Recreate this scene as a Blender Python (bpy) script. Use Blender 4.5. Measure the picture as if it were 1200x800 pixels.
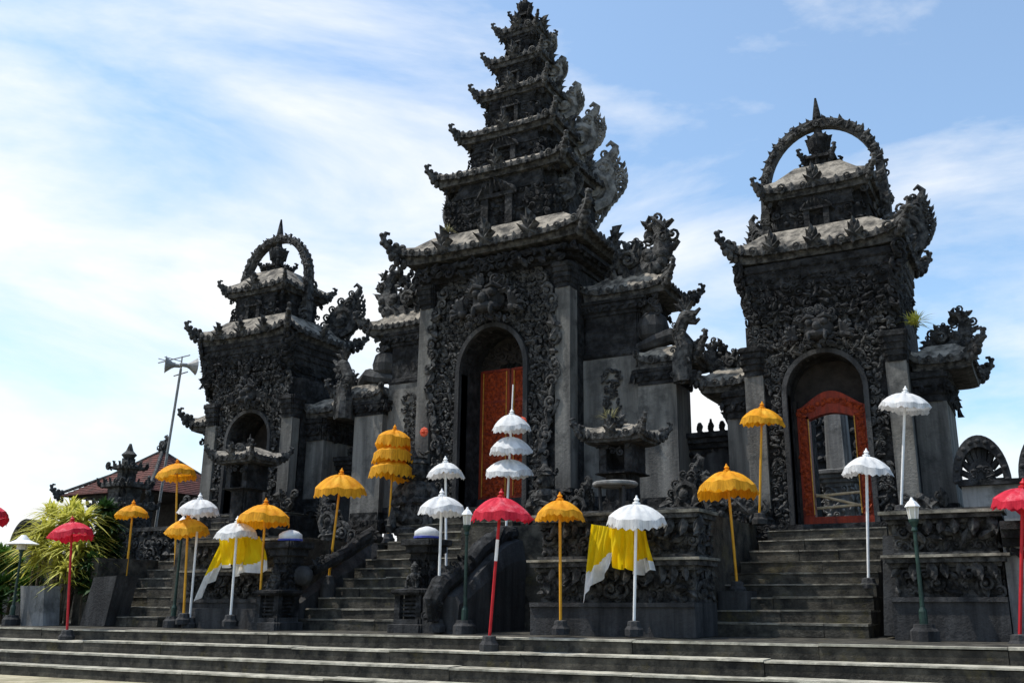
import bpy, math, random
from math import sin, cos, pi, radians, sqrt, atan2
from mathutils import Vector, Matrix, Euler
random.seed(7)
for o in list(bpy.data.objects): bpy.data.objects.remove(o)
SC = bpy.context.scene
COL = SC.collection

# ------------------------------------------------------------------ camera, sky, sun, exposure
EYE = 0.48
F_PX, PPX, PPY, HOR, VPX = 1100.0, 650.0, 400.0, 703.0, -1560.0
PITCH = math.atan((HOR-PPY)/F_PX)
YAW = math.atan((F_PX/cos(PITCH))/(PPX-VPX))
cam = bpy.data.cameras.new('camera'); camo = bpy.data.objects.new('camera', cam); COL.objects.link(camo)
cam.sensor_fit = 'HORIZONTAL'; cam.sensor_width = 36; cam.lens = 36*F_PX/1200
cam.shift_x = -(PPX-600)/1200; cam.clip_start = .1; cam.clip_end = 3000
camo.location = (0, 0, EYE); camo.rotation_euler = (pi/2+PITCH, 0, YAW)
SC.camera = camo

SUN_EL, SUN_AZ = radians(63), radians(-112)      # azimuth from +Y towards +X: high on the left, grazing the gate fronts
w = bpy.data.worlds.new('World'); SC.world = w; w.use_nodes = True
nt = w.node_tree; N = nt.nodes; L = nt.links; N.clear()
sky = N.new('ShaderNodeTexSky'); sky.sky_type = 'NISHITA'; sky.sun_disc = False
sky.sun_elevation = SUN_EL; sky.sun_rotation = SUN_AZ; sky.air_density = 1.0; sky.dust_density = 1.2; sky.ozone_density = 1.0
tc = N.new('ShaderNodeTexCoord')
mp = N.new('ShaderNodeMapping'); mp.inputs['Scale'].default_value = (1.1, 1.1, 3.6); mp.inputs['Rotation'].default_value = (0.0, 0.25, 0.4)
mp.inputs['Location'].default_value = (1.9, .6, .35)
n1 = N.new('ShaderNodeTexNoise'); n1.inputs['Scale'].default_value = 1.7; n1.inputs['Detail'].default_value = 9; n1.inputs['Roughness'].default_value = .58; n1.inputs['Distortion'].default_value = .35
L.new(tc.outputs['Generated'], mp.inputs['Vector']); L.new(mp.outputs[0], n1.inputs['Vector'])
sep = N.new('ShaderNodeSeparateXYZ'); L.new(tc.outputs['Generated'], sep.inputs[0])
def math_node(op, a, b, tree=None):
    m = (tree or nt).nodes.new('ShaderNodeMath'); m.operation = op
    for i, v in enumerate((a, b)):
        if isinstance(v, (int, float)): m.inputs[i].default_value = v
        else: (tree or nt).links.new(v, m.inputs[i])
    return m.outputs[0]
# cloud bank is thicker towards the sun side (west) and towards the horizon
bias = math_node('ADD', math_node('MULTIPLY', sep.outputs['X'], -.21), math_node('MULTIPLY', sep.outputs['Z'], -.5))
dens = math_node('ADD', n1.outputs['Fac'], bias)
cr = N.new('ShaderNodeValToRGB'); cr.color_ramp.elements[0].position = .29; cr.color_ramp.elements[1].position = .54; cr.color_ramp.elements[0].color = (.1, .1, .1, 1)
L.new(dens, cr.inputs[0])
cloud = N.new('ShaderNodeMixRGB'); cloud.inputs[2].default_value = (5.5, 5.6, 5.7, 1)
air = N.new('ShaderNodeMixRGB'); air.blend_type = 'MULTIPLY'; air.inputs[0].default_value = 1; air.inputs[2].default_value = (.92, 1.14, 1.2, 1); L.new(sky.outputs[0], air.inputs[1])
L.new(cr.outputs[0], cloud.inputs[0]); L.new(air.outputs[0], cloud.inputs[1])
bg = N.new('ShaderNodeBackground'); bg.inputs[1].default_value = .125
wo = N.new('ShaderNodeOutputWorld'); L.new(cloud.outputs[0], bg.inputs[0]); L.new(bg.outputs[0], wo.inputs[0])

sun = bpy.data.lights.new('sun', 'SUN'); suno = bpy.data.objects.new('sun', sun); COL.objects.link(suno)
sun.energy = 3.0; sun.angle = radians(.6); sun.color = (1, .95, .86)
sd = Vector((sin(SUN_AZ)*cos(SUN_EL), cos(SUN_AZ)*cos(SUN_EL), sin(SUN_EL)))
suno.rotation_euler = sd.to_track_quat('Z', 'Y').to_euler(); suno.location = (-20, 20, 40)
SC.view_settings.view_transform = 'Standard'; SC.view_settings.look = 'None'
SC.view_settings.exposure = 0.62; SC.view_settings.gamma = 1

# survey helper: where a sight line of the photograph meets the upright plane Y (used to take real sizes)
_fh = Vector((-sin(YAW), cos(YAW), 0)); _r = Vector((cos(YAW), sin(YAW), 0))
_fw = cos(PITCH)*_fh + Vector((0, 0, sin(PITCH))); _u = -sin(PITCH)*_fh + Vector((0, 0, cos(PITCH)))
def at(px, py, Y):
    d = _fw*F_PX + _r*(px-PPX) + _u*(PPY-py); q = d*(Y/d.y); return Vector((q.x, Y, q.z+EYE))

# ------------------------------------------------------------------ materials
MATS = {}
def mat(name, c1, c2, scale=3.0, rough=.85, bump=.3, bscale=18, streak=0, c3=None, vor=0, trans=0, pos=(.35, .65), detail=8, spec=.3, moss=0):
    m = bpy.data.materials.new(name); m.use_nodes = True; t = m.node_tree; n = t.nodes; l = t.links
    b = n['Principled BSDF']; b.inputs['Roughness'].default_value = rough; b.inputs['Specular IOR Level'].default_value = spec
    co = n.new('ShaderNodeTexCoord')
    mp = n.new('ShaderNodeMapping'); l.new(co.outputs['Object'], mp.inputs[0])
    mp.inputs['Scale'].default_value = (1, 1, .1 if streak else 1)
    no = n.new('ShaderNodeTexNoise'); no.inputs['Scale'].default_value = scale; no.inputs['Detail'].default_value = detail; no.inputs['Roughness'].default_value = .65
    l.new(mp.outputs[0], no.inputs['Vector'])
    r = n.new('ShaderNodeValToRGB'); r.color_ramp.elements[0].position = pos[0]; r.color_ramp.elements[1].position = pos[1]
    r.color_ramp.elements[0].color = (*c1, 1); r.color_ramp.elements[1].color = (*c2, 1)
    l.new(no.outputs['Fac'], r.inputs[0]); colr = r.outputs[0]
    if c3:      # a second, larger blotch layer
        no2 = n.new('ShaderNodeTexNoise'); no2.inputs['Scale'].default_value = scale*.55; no2.inputs['Detail'].default_value = 7; no2.inputs['Roughness'].default_value = .7
        l.new(co.outputs['Object'], no2.inputs['Vector'])
        r2 = n.new('ShaderNodeValToRGB'); r2.color_ramp.elements[0].position = .5; r2.color_ramp.elements[1].position = .66
        l.new(no2.outputs['Fac'], r2.inputs[0])
        mx = n.new('ShaderNodeMixRGB'); mx.inputs[2].default_value = (*c3, 1); l.new(r2.outputs[0], mx.inputs[0]); l.new(colr, mx.inputs[1]); colr = mx.outputs[0]
    if moss:
        no4 = n.new('ShaderNodeTexNoise'); no4.inputs['Scale'].default_value = 1.7; no4.inputs['Detail'].default_value = 10; no4.inputs['Roughness'].default_value = .75
        mp4 = n.new('ShaderNodeMapping'); mp4.inputs['Location'].default_value = (4, 9, 2); l.new(co.outputs['Object'], mp4.inputs[0]); l.new(mp4.outputs[0], no4.inputs['Vector'])
        r4 = n.new('ShaderNodeValToRGB'); r4.color_ramp.elements[0].position = .55; r4.color_ramp.elements[1].position = .68
        l.new(no4.outputs['Fac'], r4.inputs[0])
        mx = n.new('ShaderNodeMixRGB'); mx.inputs[2].default_value = (.09, .075, .03, 1)
        f = math_node('MULTIPLY', r4.outputs[0], moss, t); l.new(f, mx.inputs[0]); l.new(colr, mx.inputs[1]); colr = mx.outputs[0]
    l.new(colr, b.inputs['Base Color'])
    if bump:
        nb = n.new('ShaderNodeTexNoise'); nb.inputs['Scale'].default_value = bscale; nb.inputs['Detail'].default_value = 6; nb.inputs['Roughness'].default_value = .7
        l.new(co.outputs['Object'], nb.inputs['Vector']); h = nb.outputs['Fac']
        if vor:
            v = n.new('ShaderNodeTexVoronoi'); v.inputs['Scale'].default_value = vor; v.feature = 'SMOOTH_F1'; l.new(co.outputs['Object'], v.inputs['Vector'])
            h = math_node('ADD', math_node('MULTIPLY', v.outputs['Distance'], -1.6, t), h, t)
        bp = n.new('ShaderNodeBump'); bp.inputs['Strength'].default_value = bump; bp.inputs['Distance'].default_value = .05
        l.new(h, bp.inputs['Height']); l.new(bp.outputs[0], b.inputs['Normal'])
    if trans:
        o = n['Material Output']; tr = n.new('ShaderNodeBsdfTranslucent'); l.new(colr, tr.inputs[0])
        ms = n.new('ShaderNodeMixShader'); ms.inputs[0].default_value = trans; l.new(b.outputs[0], ms.inputs[1]); l.new(tr.outputs[0], ms.inputs[2]); l.new(ms.outputs[0], o.inputs[0])
    MATS[name] = m; return m
mat('dark_stone', (.004, .0042, .005), (.048, .049, .052), 4.2, .9, 1.0, 22, c3=(.010, .010, .012), vor=9, pos=(.42, .68), detail=10)
mat('carved_stone', (.005, .0052, .006), (.11, .108, .105), 7, .8, .7, 30, detail=10, pos=(.42, .70), spec=.4)
mat('plain_stone', (.008, .0084, .0095), (.066, .066, .068), 3.8, .9, .6, 20, streak=1, c3=(.02, .02, .022), detail=10)
mat('weathered_plaster', (.024, .024, .025), (.215, .207, .192), 3.4, .9, .45, 20, streak=1, c3=(.055, .054, .052), detail=10, pos=(.3, .68))
mat('pale_wall', (.09, .09, .092), (.31, .305, .298), 3.2, .9, .3, 16, streak=1, c3=(.08, .08, .076), detail=10)
mat('spiral_stone', (.05, .049, .047), (.27, .26, .245), 5, .9, .5, 26)
mat('roof_stone', (.045, .041, .036), (.31, .275, .23), 4.6, .9, .6, 16, c3=(.035, .033, .031), pos=(.36, .58), detail=10)
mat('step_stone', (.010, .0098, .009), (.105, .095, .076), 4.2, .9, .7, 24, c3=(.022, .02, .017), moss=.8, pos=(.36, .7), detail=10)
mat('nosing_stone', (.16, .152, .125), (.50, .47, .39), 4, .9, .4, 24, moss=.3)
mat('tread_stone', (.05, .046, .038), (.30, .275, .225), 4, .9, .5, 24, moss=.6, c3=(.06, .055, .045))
mat('ground', (.22, .19, .13), (.45, .40, .28), 2.2, .95, .4, 30, c3=(.2, .2, .1))
mat('orange_wood', (.08, .007, .003), (.31, .03, .006), 7, .5, .4, 30, streak=1)
mat('carved_orange', (.12, .011, .003), (.40, .055, .008), 14, .5, .7, 26, vor=16)
mat('gilt', (.35, .15, .02), (.65, .32, .04), 12, .45, .5, 30)
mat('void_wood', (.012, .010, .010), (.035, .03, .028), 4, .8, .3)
mat('yellow_cloth', (.74, .27, .006), (.93, .44, .012), 6, .75, .35, 40, trans=.35, c3=(.95, .52, .05))
mat('gold_fringe', (.55, .24, .006), (.85, .42, .02), 30, .8, .5, 60, trans=.25, streak=1)
mat('lemon_cloth', (.96, .66, .006), (.99, .74, .01), 5, .8, .15, 40, trans=.55)
mat('white_cloth', (.62, .62, .63), (.86, .86, .86), 6, .8, .25, 40, trans=.3)
mat('white_fringe', (.52, .52, .54), (.8, .8, .8), 30, .8, .5, 60, trans=.25, streak=1)
mat('red_cloth', (.55, .012, .035), (.72, .03, .07), 8, .75, .25, 40, trans=.3, c3=(.78, .16, .2))
mat('red_fringe', (.45, .008, .03), (.65, .02, .05), 30, .8, .5, 60, trans=.25, streak=1)
mat('pink_cloth', (.7, .25, .28), (.8, .4, .42), 14, .75, .2, 40, trans=.3)
mat('blue_trim', (.05, .07, .35), (.1, .12, .5), 8, .8, .2)
mat('yellow_paint', (.55, .24, .01), (.72, .36, .02), 6, .5, .1, 30)
mat('white_paint', (.68, .68, .68), (.82, .82, .82), 6, .5, .1, 30)
mat('red_paint', (.35, .005, .01), (.5, .012, .02), 6, .5, .1, 30)
mat('green_metal', (.008, .022, .018), (.02, .05, .04), 8, .45, .2)
mat('lamp_glass', (.62, .60, .52), (.75, .73, .65), 6, .3, 0, trans=.3)
mat('grey_metal', (.16, .16, .16), (.32, .32, .31), 8, .5, .1)
mat('bamboo', (.45, .34, .2), (.66, .54, .36), 8, .6, .2)
mat('red_tile', (.055, .02, .016), (.14, .045, .035), 4, .85, .6, 14, streak=0, c3=(.035, .02, .018))
mat('leaf_yellow', (.36, .38, .04), (.72, .66, .16), 9, .5, .1, 30, trans=.4)
mat('dry_grass', (.12, .12, .05), (.3, .28, .16), 9, .7, .1, 30, trans=.3)
mat('leaf_green', (.03, .085, .012), (.09, .19, .03), 6, .5, .1, 30, trans=.35)
mat('leaf_dark', (.012, .04, .010), (.04, .09, .02), 6, .55, .1, 30, trans=.25)
mat('bark', (.06, .045, .03), (.14, .11, .08), 8, .9, .5)
mat('flower_red', (.65, .07, .03), (.8, .16, .08), 9, .6, .2, trans=.3)

# ------------------------------------------------------------------ mesh helpers
class MB:
    def __init__(s): s.v = []; s.f = []; s.m = []
    def add(s, v, f, M=None, mi=0):
        o = len(s.v)
        s.v += [tuple(M @ Vector(p)) for p in v] if M else [tuple(p) for p in v]
        s.f += [tuple(i+o for i in q) for q in f]; s.m += [mi]*len(f)
    def box(s, x0, x1, y0, y1, z0, z1, M=None, mi=0, jit=0):
        j = lambda: random.uniform(-jit, jit)
        v = [(x+j(), y+j(), z+j()) for z in (z0, z1) for y in (y0, y1) for x in (x0, x1)]
        s.add(v, [(0, 2, 3, 1), (4, 5, 7, 6), (0, 1, 5, 4), (2, 6, 7, 3), (0, 4, 6, 2), (1, 3, 7, 5)], M, mi)
    def rings(s, rings, cap0=True, cap1=True, closed=True, M=None, mi=0):
        n = len(rings[0]); v = [p for r in rings for p in r]; f = []
        for k in range(len(rings)-1):
            for i in range(n if closed else n-1):
                a = k*n+i; b = k*n+(i+1) % n; f.append((a, b, b+n, a+n))
        if cap0: f.append(tuple(range(n-1, -1, -1)))
        if cap1: f.append(tuple((len(rings)-1)*n+i for i in range(n)))
        s.add(v, f, M, mi)
    def tube(s, pts, rad, sides=8, M=None, mi=0, flat=1.0):
        pts = [Vector(p) for p in pts]; rs = rad if isinstance(rad, (list, tuple)) else [rad]*len(pts); R = []
        ref = Vector((0, 1, 0))
        for i, p in enumerate(pts):
            t = (pts[min(i+1, len(pts)-1)]-pts[max(i-1, 0)]).normalized()
            if abs(t.dot(ref)) > .95: rr = Vector((1, 0, 0))
            else: rr = ref
            a = t.cross(rr).normalized(); b = a.cross(t).normalized()
            R.append([tuple(p+(a*cos(2*pi*k/sides)+b*sin(2*pi*k/sides)*flat)*rs[i]) for k in range(sides)])
        s.rings(R, M=M, mi=mi)
    def lathe(s, prof, cx=0, cy=0, n=16, M=None, mi=0, sq=1.0):
        s.rings([[(cx+max(r, 1e-4)*cos(2*pi*k/n), cy+max(r, 1e-4)*sin(2*pi*k/n)*sq, z) for k in range(n)] for r, z in prof], M=M, mi=mi)
    def build(s, name, m, parent=None, smooth=False):
        me = bpy.data.meshes.new(name); me.from_pydata(s.v, [], s.f)
        ms = m if isinstance(m, (list, tuple)) else [m]
        for q in ms: me.materials.append(MATS[q])
        if len(ms) > 1: me.polygons.foreach_set('material_index', s.m)
        if smooth: me.polygons.foreach_set('use_smooth', [True]*len(s.f))
        me.validate(); me.update()
        o = bpy.data.objects.new(name, me); COL.objects.link(o)
        if parent is not None:
            o.parent = parent; o.matrix_parent_inverse = Matrix.Translation(-Vector(parent.location)) if not any(parent.rotation_euler) else parent.matrix_basis.inverted()
        return o
def tag(o, label, cat, group=None, kind=None):
    if label: o['label'] = label
    if cat: o['category'] = cat
    if group: o['group'] = group
    if kind: o['kind'] = kind
    return o
def thing(name, label, cat, loc=(0, 0, 0), group=None):
    o = bpy.data.objects.new(name, None); o.empty_display_size = .3; COL.objects.link(o); o.location = loc
    return tag(o, label, cat, group)
T3 = Matrix.Translation
def RZ(a): return Matrix.Rotation(a, 4, 'Z')
def RX(a): return Matrix.Rotation(a, 4, 'X')
def RY(a): return Matrix.Rotation(a, 4, 'Y')
def SCL(x, y=None, z=None): return Matrix.Diagonal((x, x if y is None else y, x if z is None else z, 1))

# carving motifs, all drawn in the local XZ plane, facing -Y, about one unit across
def _ico():
    t = (1+5**.5)/2; v = [Vector(p).normalized()*.5 for p in [(-1, t, 0), (1, t, 0), (-1, -t, 0), (1, -t, 0), (0, -1, t), (0, 1, t), (0, -1, -t), (0, 1, -t), (t, 0, -1), (t, 0, 1), (-t, 0, -1), (-t, 0, 1)]]
    f = [(0, 11, 5), (0, 5, 1), (0, 1, 7), (0, 7, 10), (0, 10, 11), (1, 5, 9), (5, 11, 4), (11, 10, 2), (10, 7, 6), (7, 1, 8), (3, 9, 4), (3, 4, 2), (3, 2, 6), (3, 6, 8), (3, 8, 9), (4, 9, 5), (2, 4, 11), (6, 2, 10), (8, 6, 7), (9, 8, 1)]
    mid = {}; g = []
    def m(a, b):
        k = (min(a, b), max(a, b))
        if k not in mid: v.append(((v[a]+v[b])/2).normalized()*.5); mid[k] = len(v)-1
        return mid[k]
    for a, b, c in f:
        ab, bc, ca = m(a, b), m(b, c), m(c, a); g += [(a, ab, ca), (b, bc, ab), (c, ca, bc), (ab, bc, ca)]
    return [tuple(p) for p in v], g
ICO = _ico()
def _curl():
    b = MB(); P = []; R = []
    for i in range(11):
        t = i/10; a = -pi*.5+t*pi*2.3; r = .46*(1-t*.72)
        P.append((r*cos(a), -.05-.08*t, r*sin(a)+.04)); R.append(.13*(1-.45*t))
    b.tube(P, R, 5); b.add([(x*.3, y*.3-.12, z*.3+.04) for x, y, z in ICO[0]], ICO[1]); return b.v, b.f
def _leaf():
    b = MB(); prof = [(0, .0, 0), (.2, .22, .05), (.28, .5, .12), (.2, .78, .2), (.02, 1.05, .34)]
    v = []; f = []
    for w_, z, y in prof: v += [(-w_, -y*.6, z-.5), (0, -y-.13, z-.5), (w_, -y*.6, z-.5), (0, .05, z-.5)]
    for k in range(4):
        for i in range(4): f.append((k*4+i, k*4+(i+1) % 4, k*4+4+(i+1) % 4, k*4+4+i))
    return v, f
CURL, LEAF = _curl(), _leaf()
def motif(mb, p, s, face=0.0, roll=None, kind=None, depth=1.0):
    """one carved scroll, leaf or knob at p; face = heading of the surface (0 looks to -Y)"""
    roll = random.uniform(0, 2*pi) if roll is None else roll
    t = kind or random.choice((CURL, CURL, CURL, LEAF, LEAF, LEAF, LEAF, CURL, ICO)); s *= .5 if (kind is None and t is ICO) else 1
    fl = random.choice((-1, 1))
    M = T3(Vector(p)) @ RZ(face) @ RY(roll) @ SCL(s*fl, s*depth, s)
    f = t[1] if fl > 0 else [tuple(reversed(q)) for q in t[1]]
    mb.add(t[0], f, M)
def carve(mb, x0, x1, z0, z1, y, step, size, inside=None, face=0.0, org=None, depth=1.0):
    """cover a wall patch with scrolls; face pi/2 makes x run along Y on a wall looking to +X at x=org"""
    nx = max(1, int((x1-x0)/step)); nz = max(1, int((z1-z0)/step))
    for i in range(nx):
        for k in range(nz):
            x = x0+(i+.5+random.uniform(-.35, .35))*(x1-x0)/nx; z = z0+(k+.5+random.uniform(-.35, .35))*(z1-z0)/nz
            if inside and not inside(x, z): continue
            p = (x, y, z) if face == 0 else (org, x, z)
            motif(mb, p, size*random.uniform(.75, 1.3), face, depth=depth)
def plan(w_, d, c):
    """rectangle with redented corners"""
    c = min(c, w_*.6, d*.6); q = []
    for sx, sy in ((1, -1), (1, 1), (-1, 1), (-1, -1)):
        pts = [(w_-c, d), (w_-c, d-c*.45), (w_-c*.45, d-c*.45), (w_-c*.45, d-c), (w_, d-c)]
        if sx*sy > 0: pts = pts[::-1]
        q += [(sx*a, sy*b) for a, b in pts]
    return q
def mould(mb, cx, cy, prof, c=.3, M=None):
    """stepped stone mouldings: prof = [(z, half width, half depth)], square steps in between"""
    R = []; pz = None
    for z, w_, d in prof: R.append([(cx+x, cy+y, z) for x, y in plan(w_, d, c)])
    # plan() runs sx,sy corners anticlockwise seen from above
    mb.rings(R, M=M)
def steps(z0, z1, w0, w1, d0, d1, n):
    out = []
    for k in range(n):
        a = (k+.5)/n if n > 1 else 1
        ww = w0+(w1-w0)*(k/(n-1) if n > 1 else 1); dd = d0+(d1-d0)*(k/(n-1) if n > 1 else 1)
        out += [(z0+(z1-z0)*k/n, ww, dd), (z0+(z1-z0)*(k+.72)/n, ww, dd), (z0+(z1-z0)*(k+.8)/n, ww*.985, dd*.985)]
    return out
def roof(top, dark, cx, cy, z, w_, d, w2, d2, h, lift=.15, ov=.7, drop=.16, teeth=.2, n=12):
    """hipped stone roof with upswept corners, dark eaves and a row of hanging leaf stones"""
    def ring(W, D, zz, lf):
        P = []
        for (ax, ay, bx, by) in ((-1, -1, 1, -1), (1, -1, 1, 1), (1, 1, -1, 1), (-1, 1, -1, -1)):
            for i in range(n):
                t = i/n; s_ = 2*t-1; P.append((cx+W*(ax+(bx-ax)*t), cy+D*(ay+(by-ay)*t), zz+lf*abs(s_)**5))
        return P
    r0 = ring(w_, d, z+.05, lift); r1 = ring(w_*.55+w2*.45, d*.55+d2*.45, z+.05+h*.36, lift*.25); r2 = ring(w2, d2, z+h, 0)
    top.rings([r0, r1, r2], cap0=False, cap1=True)
    f0 = ring(w_*1.012, d*1.012, z+.052, lift); f1 = ring(w_*1.012, d*1.012, z-.05, lift*.9); f2 = ring(w_*.95, d*.95, z-.055, lift*.7); f3 = ring(w_*.93, d*.93, z-drop, lift*.2); f4 = ring(w_*ov, d*ov, z-drop-.02, 0)
    fi = ring(w_*.97, d*.97, z+.049, lift)
    dark.rings([fi, f0, f1, f2, f3, f4][::-1], cap0=True, cap1=False)
    for ax in (0, 1):
        for sgn in (-1, 1):
            m = max(3, int(2*(w_ if ax == 0 else d)/teeth))
            for i in range(m+1):
                t = -1+2*i/m; zz = z+.02+lift*abs(t)**5
                p = (cx+w_*t, cy+sgn*d, zz) if ax == 0 else (cx+sgn*w_, cy+d*t, zz)
                fc = {(0, -1): 0, (0, 1): pi, (1, 1): pi/2, (1, -1): -pi/2}[(ax, sgn)]
                motif(dark, p, teeth*random.uniform(.85, 1.25), fc, pi if i % 2 else 0, LEAF if i % 2 else CURL)
def tip(mb, x, y, z, s, head):
    """upswept corner horn ending in a scroll"""
    M = T3((x, y, z)) @ RZ(head) @ SCL(s)
    mb.tube([(-.25, 0, -.12), (0, 0, 0), (.22, 0, .06), (.42, 0, .2), (.5, 0, .42), (.42, 0, .58), (.3, 0, .56)], [.15, .16, .13, .11, .09, .07, .05], 6, M)
    for q, r in (((.1, 0, .2), .22), ((.3, 0, .3), .2), ((.52, 0, .25), .17), ((.55, 0, .5), .15), ((.3, 0, .0), .2), ((.1, 0, -.12), .22), ((-.1, 0, .16), .22)):
        mb.add([(a*r+q[0], b*r*1.3+q[1], c*r+q[2]) for a, b, c in ICO[0]], ICO[1], M)
    # leaf stones hanging below the horn
    for q in ((.05, 0, -.28), (.22, 0, -.14), (-.15, 0, -.36)):
        mb.add([(a*.22+q[0], b*.3+q[1], c*.36+q[2]) for a, b, c in ICO[0]], ICO[1], M)
def flame(mb, M, wd, ht, hook=.35, thick=.22, holes=False, seed=1):
    """thick winged ornament: root at the origin, bellying out to +x, the top hooking back over; scrolls on the faces and rim"""
    rng = random.Random(seed); n = 14; L_, R_ = [], []
    for i in range(n+1):
        t = i/n; c = wd*(.22+.70*t**1.15)+hook*wd*.12*sin(t*pi*1.1)
        hw = wd*.5*(.46+.62*sin(pi*t**1.35))*(1-t**6*.82)
        L_.append((c-hw-wd*.12, ht*t)); R_.append((c+hw*.8, ht*(t*.97+.03*sin(t*7))))
    R = []
    for (a, za), (b, zb) in zip(L_, R_):
        m = (a+b)/2; zm = (za+zb)/2
        R.append([(a, 0, za), (m, -thick*.5, zm), (b, 0, zb), (m, thick*.5, zm)])
    mb.rings(R, M=M)
    for i in range(1, n+1):
        a, b = L_[i], R_[i]; s_ = wd*rng.uniform(.26, .36)*(1 if i < n-1 else .8)
        for (x, z), rl, fl in ((b, -pi/2-.5, 1), (a, pi/2+.5, -1)):
            if fl < 0 and i % 2: continue
            mb.add([(p[0]*s_*fl+x, p[1]*thick*1.4, p[2]*s_+z) for p in CURL[0]], CURL[1], M)
        mb.add([(p[0]*s_*.7+p[2]*s_*.3+b[0]+s_*.4, p[1]*thick*.9, p[2]*s_*.6+b[1]+.03) for p in LEAF[0]], LEAF[1], M)
    tx_, tz_ = (L_[n][0]+R_[n][0])/2, L_[n][1]
    mb.tube([(tx_-.05*wd, 0, tz_-.08*ht), (tx_+.1*wd, 0, tz_+.02*ht), (tx_+.16*wd, 0, tz_+.11*ht), (tx_+.04*wd, 0, tz_+.17*ht), (tx_-.06*wd, 0, tz_+.12*ht)], [thick*.42, thick*.36, thick*.28, thick*.2, thick*.1], 8, M)
    for sg in (-1, 1):
        a, b = L_[7], R_[7]; q = (b[0]-a[0])*1.05; mb.add([(p[0]*q+(a[0]+b[0])/2, sg*(thick*.42-p[1]*thick*1.5), p[2]*q+a[1]) for p in CURL[0]], CURL[1], M)
    for i in (2, 11, 12):          # spiral relief on both faces
        a, b = L_[i], R_[i]; s_ = (b[0]-a[0])*rng.uniform(.55, .75)
        for sg in (-1, 1):
            mb.add([(p[0]*s_+(a[0]+b[0])/2, sg*(thick*.33-p[1]*thick*1.2), p[2]*s_+(a[1]+b[1])/2) for p in CURL[0]], CURL[1], M)
def swirl(mb, M, s):
    """dense carved wing: a volute at the root, a tongue curling up and out, packed with scrolls and cusps"""
    rg = random.Random(len(mb.v)+11)
    def put(t, x, z, q, y=0, fl=1, d=1.0, roll=0):
        f = t[1] if fl > 0 else [tuple(reversed(k)) for k in t[1]]
        mb.add(t[0], f, M @ T3((x, y, z)) @ RY(roll) @ SCL(q*fl, q*d, q))
    P = [(-.3, 0, -.08), (.05, 0, .02), (.34, 0, .2), (.5, 0, .5), (.5, 0, .82), (.36, 0, 1.02), (.2, 0, .98)]
    mb.tube(P, [.2, .24, .24, .2, .15, .11, .07], 8, M, flat=1.0)
    for sg in (-1, 1):
        put(CURL, -.12, .34, .62, sg*-.02, 1 if sg < 0 else -1, .8); put(CURL, -.12, .36, .36, sg*.2, sg, .6, 2)
        put(CURL, .3, .3, .42, sg*.1, 1 if sg > 0 else -1, .8); put(CURL, .46, .68, .36, sg*.08, 1, .8)
    for i in range(20):
        t = rg.uniform(.05, .95)*5; k = int(t); q = Vector(P[k]).lerp(Vector(P[k+1]), t-k)
        put(rg.choice((CURL, LEAF, ICO)), q.x+rg.uniform(-.2, .2), q.z+rg.uniform(-.12, .16), rg.uniform(.18, .3), rg.choice((-.14, .14)), rg.choice((-1, 1)), 1, rg.uniform(0, 6))
    for x, z, q in ((.62, .3, .24), (.7, .52, .24), (.7, .76, .22), (.6, .98, .22), (.4, 1.14, .2), (.22, 1.06, .2), (-.34, .52, .24), (-.2, .66, .22), (.0, .62, .22), (.1, .5, .24), (-.42, .3, .24), (.24, .72, .18)):
        put(rg.choice((LEAF, CURL)), x, z, q*1.25, 0, 1, 1.0, math.atan2(x-.05, z-.4)+rg.uniform(-.4, .4)); put(LEAF, x*.93, z*.96, q*.9, -.1, 1, .8, rg.uniform(0, 6))
    for x in (-.4, -.15, .1, .35): put(LEAF, x, .02, .3, -.2, 1, 1, .2)

# ------------------------------------------------------------------ figures in stone
def stone_figure(parent, name, x, y, z, h, head=0, m='carved_stone', squat=True, seed=0):
    """a crouching temple guardian: legs, belly, arms, head with a tall crown"""
    b = MB(); M = T3((x, y, z)) @ RZ(head) @ SCL(h)
    b.lathe([(.24, 0), (.26, .06), (.22, .08), (.23, .1)], n=10, M=M)
    b.lathe([(.12, .1), (.2, .18), (.21, .3), (.17, .42), (.19, .52), (.15, .6), (.07, .64)], n=10, M=M, sq=.8)
    b.lathe([(.05, .6), (.12, .66), (.14, .74), (.12, .82), (.15, .83), (.11, .88), (.12, .9), (.07, .95), (.03, 1.02)], n=10, M=M)
    for s_ in (-1, 1):
        b.tube([(s_*.16, 0, .57), (s_*.26, -.04, .44), (s_*.2, -.16, .36), (s_*.06, -.2, .4)], [.07, .06, .05, .05], 6, M)
        b.tube([(s_*.1, 0, .18), (s_*.24, -.14, .26), (s_*.22, -.16, .1), (s_*.22, -.24, .06)], [.09, .09, .06, .05], 6, M)
        b.add([(p[0]*.08+s_*.15, p[1]*.05, p[2]*.16+.73) for p in ICO[0]], ICO[1], M)
    b.add([(p[0]*.07, p[1]*.09-.14, p[2]*.08+.72) for p in ICO[0]], ICO[1], M)
    for k in range(14): motif(b, M @ Vector((random.uniform(-.2, .2), -.16, random.uniform(.1, .95))), h*.1)
    for k in range(8): motif(b, M @ Vector((.2*random.choice((-1, 1)), random.uniform(-.1, .1), random.uniform(.3, .9))), h*.12, pi/2)
    return b.build(name, m, parent)

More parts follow.
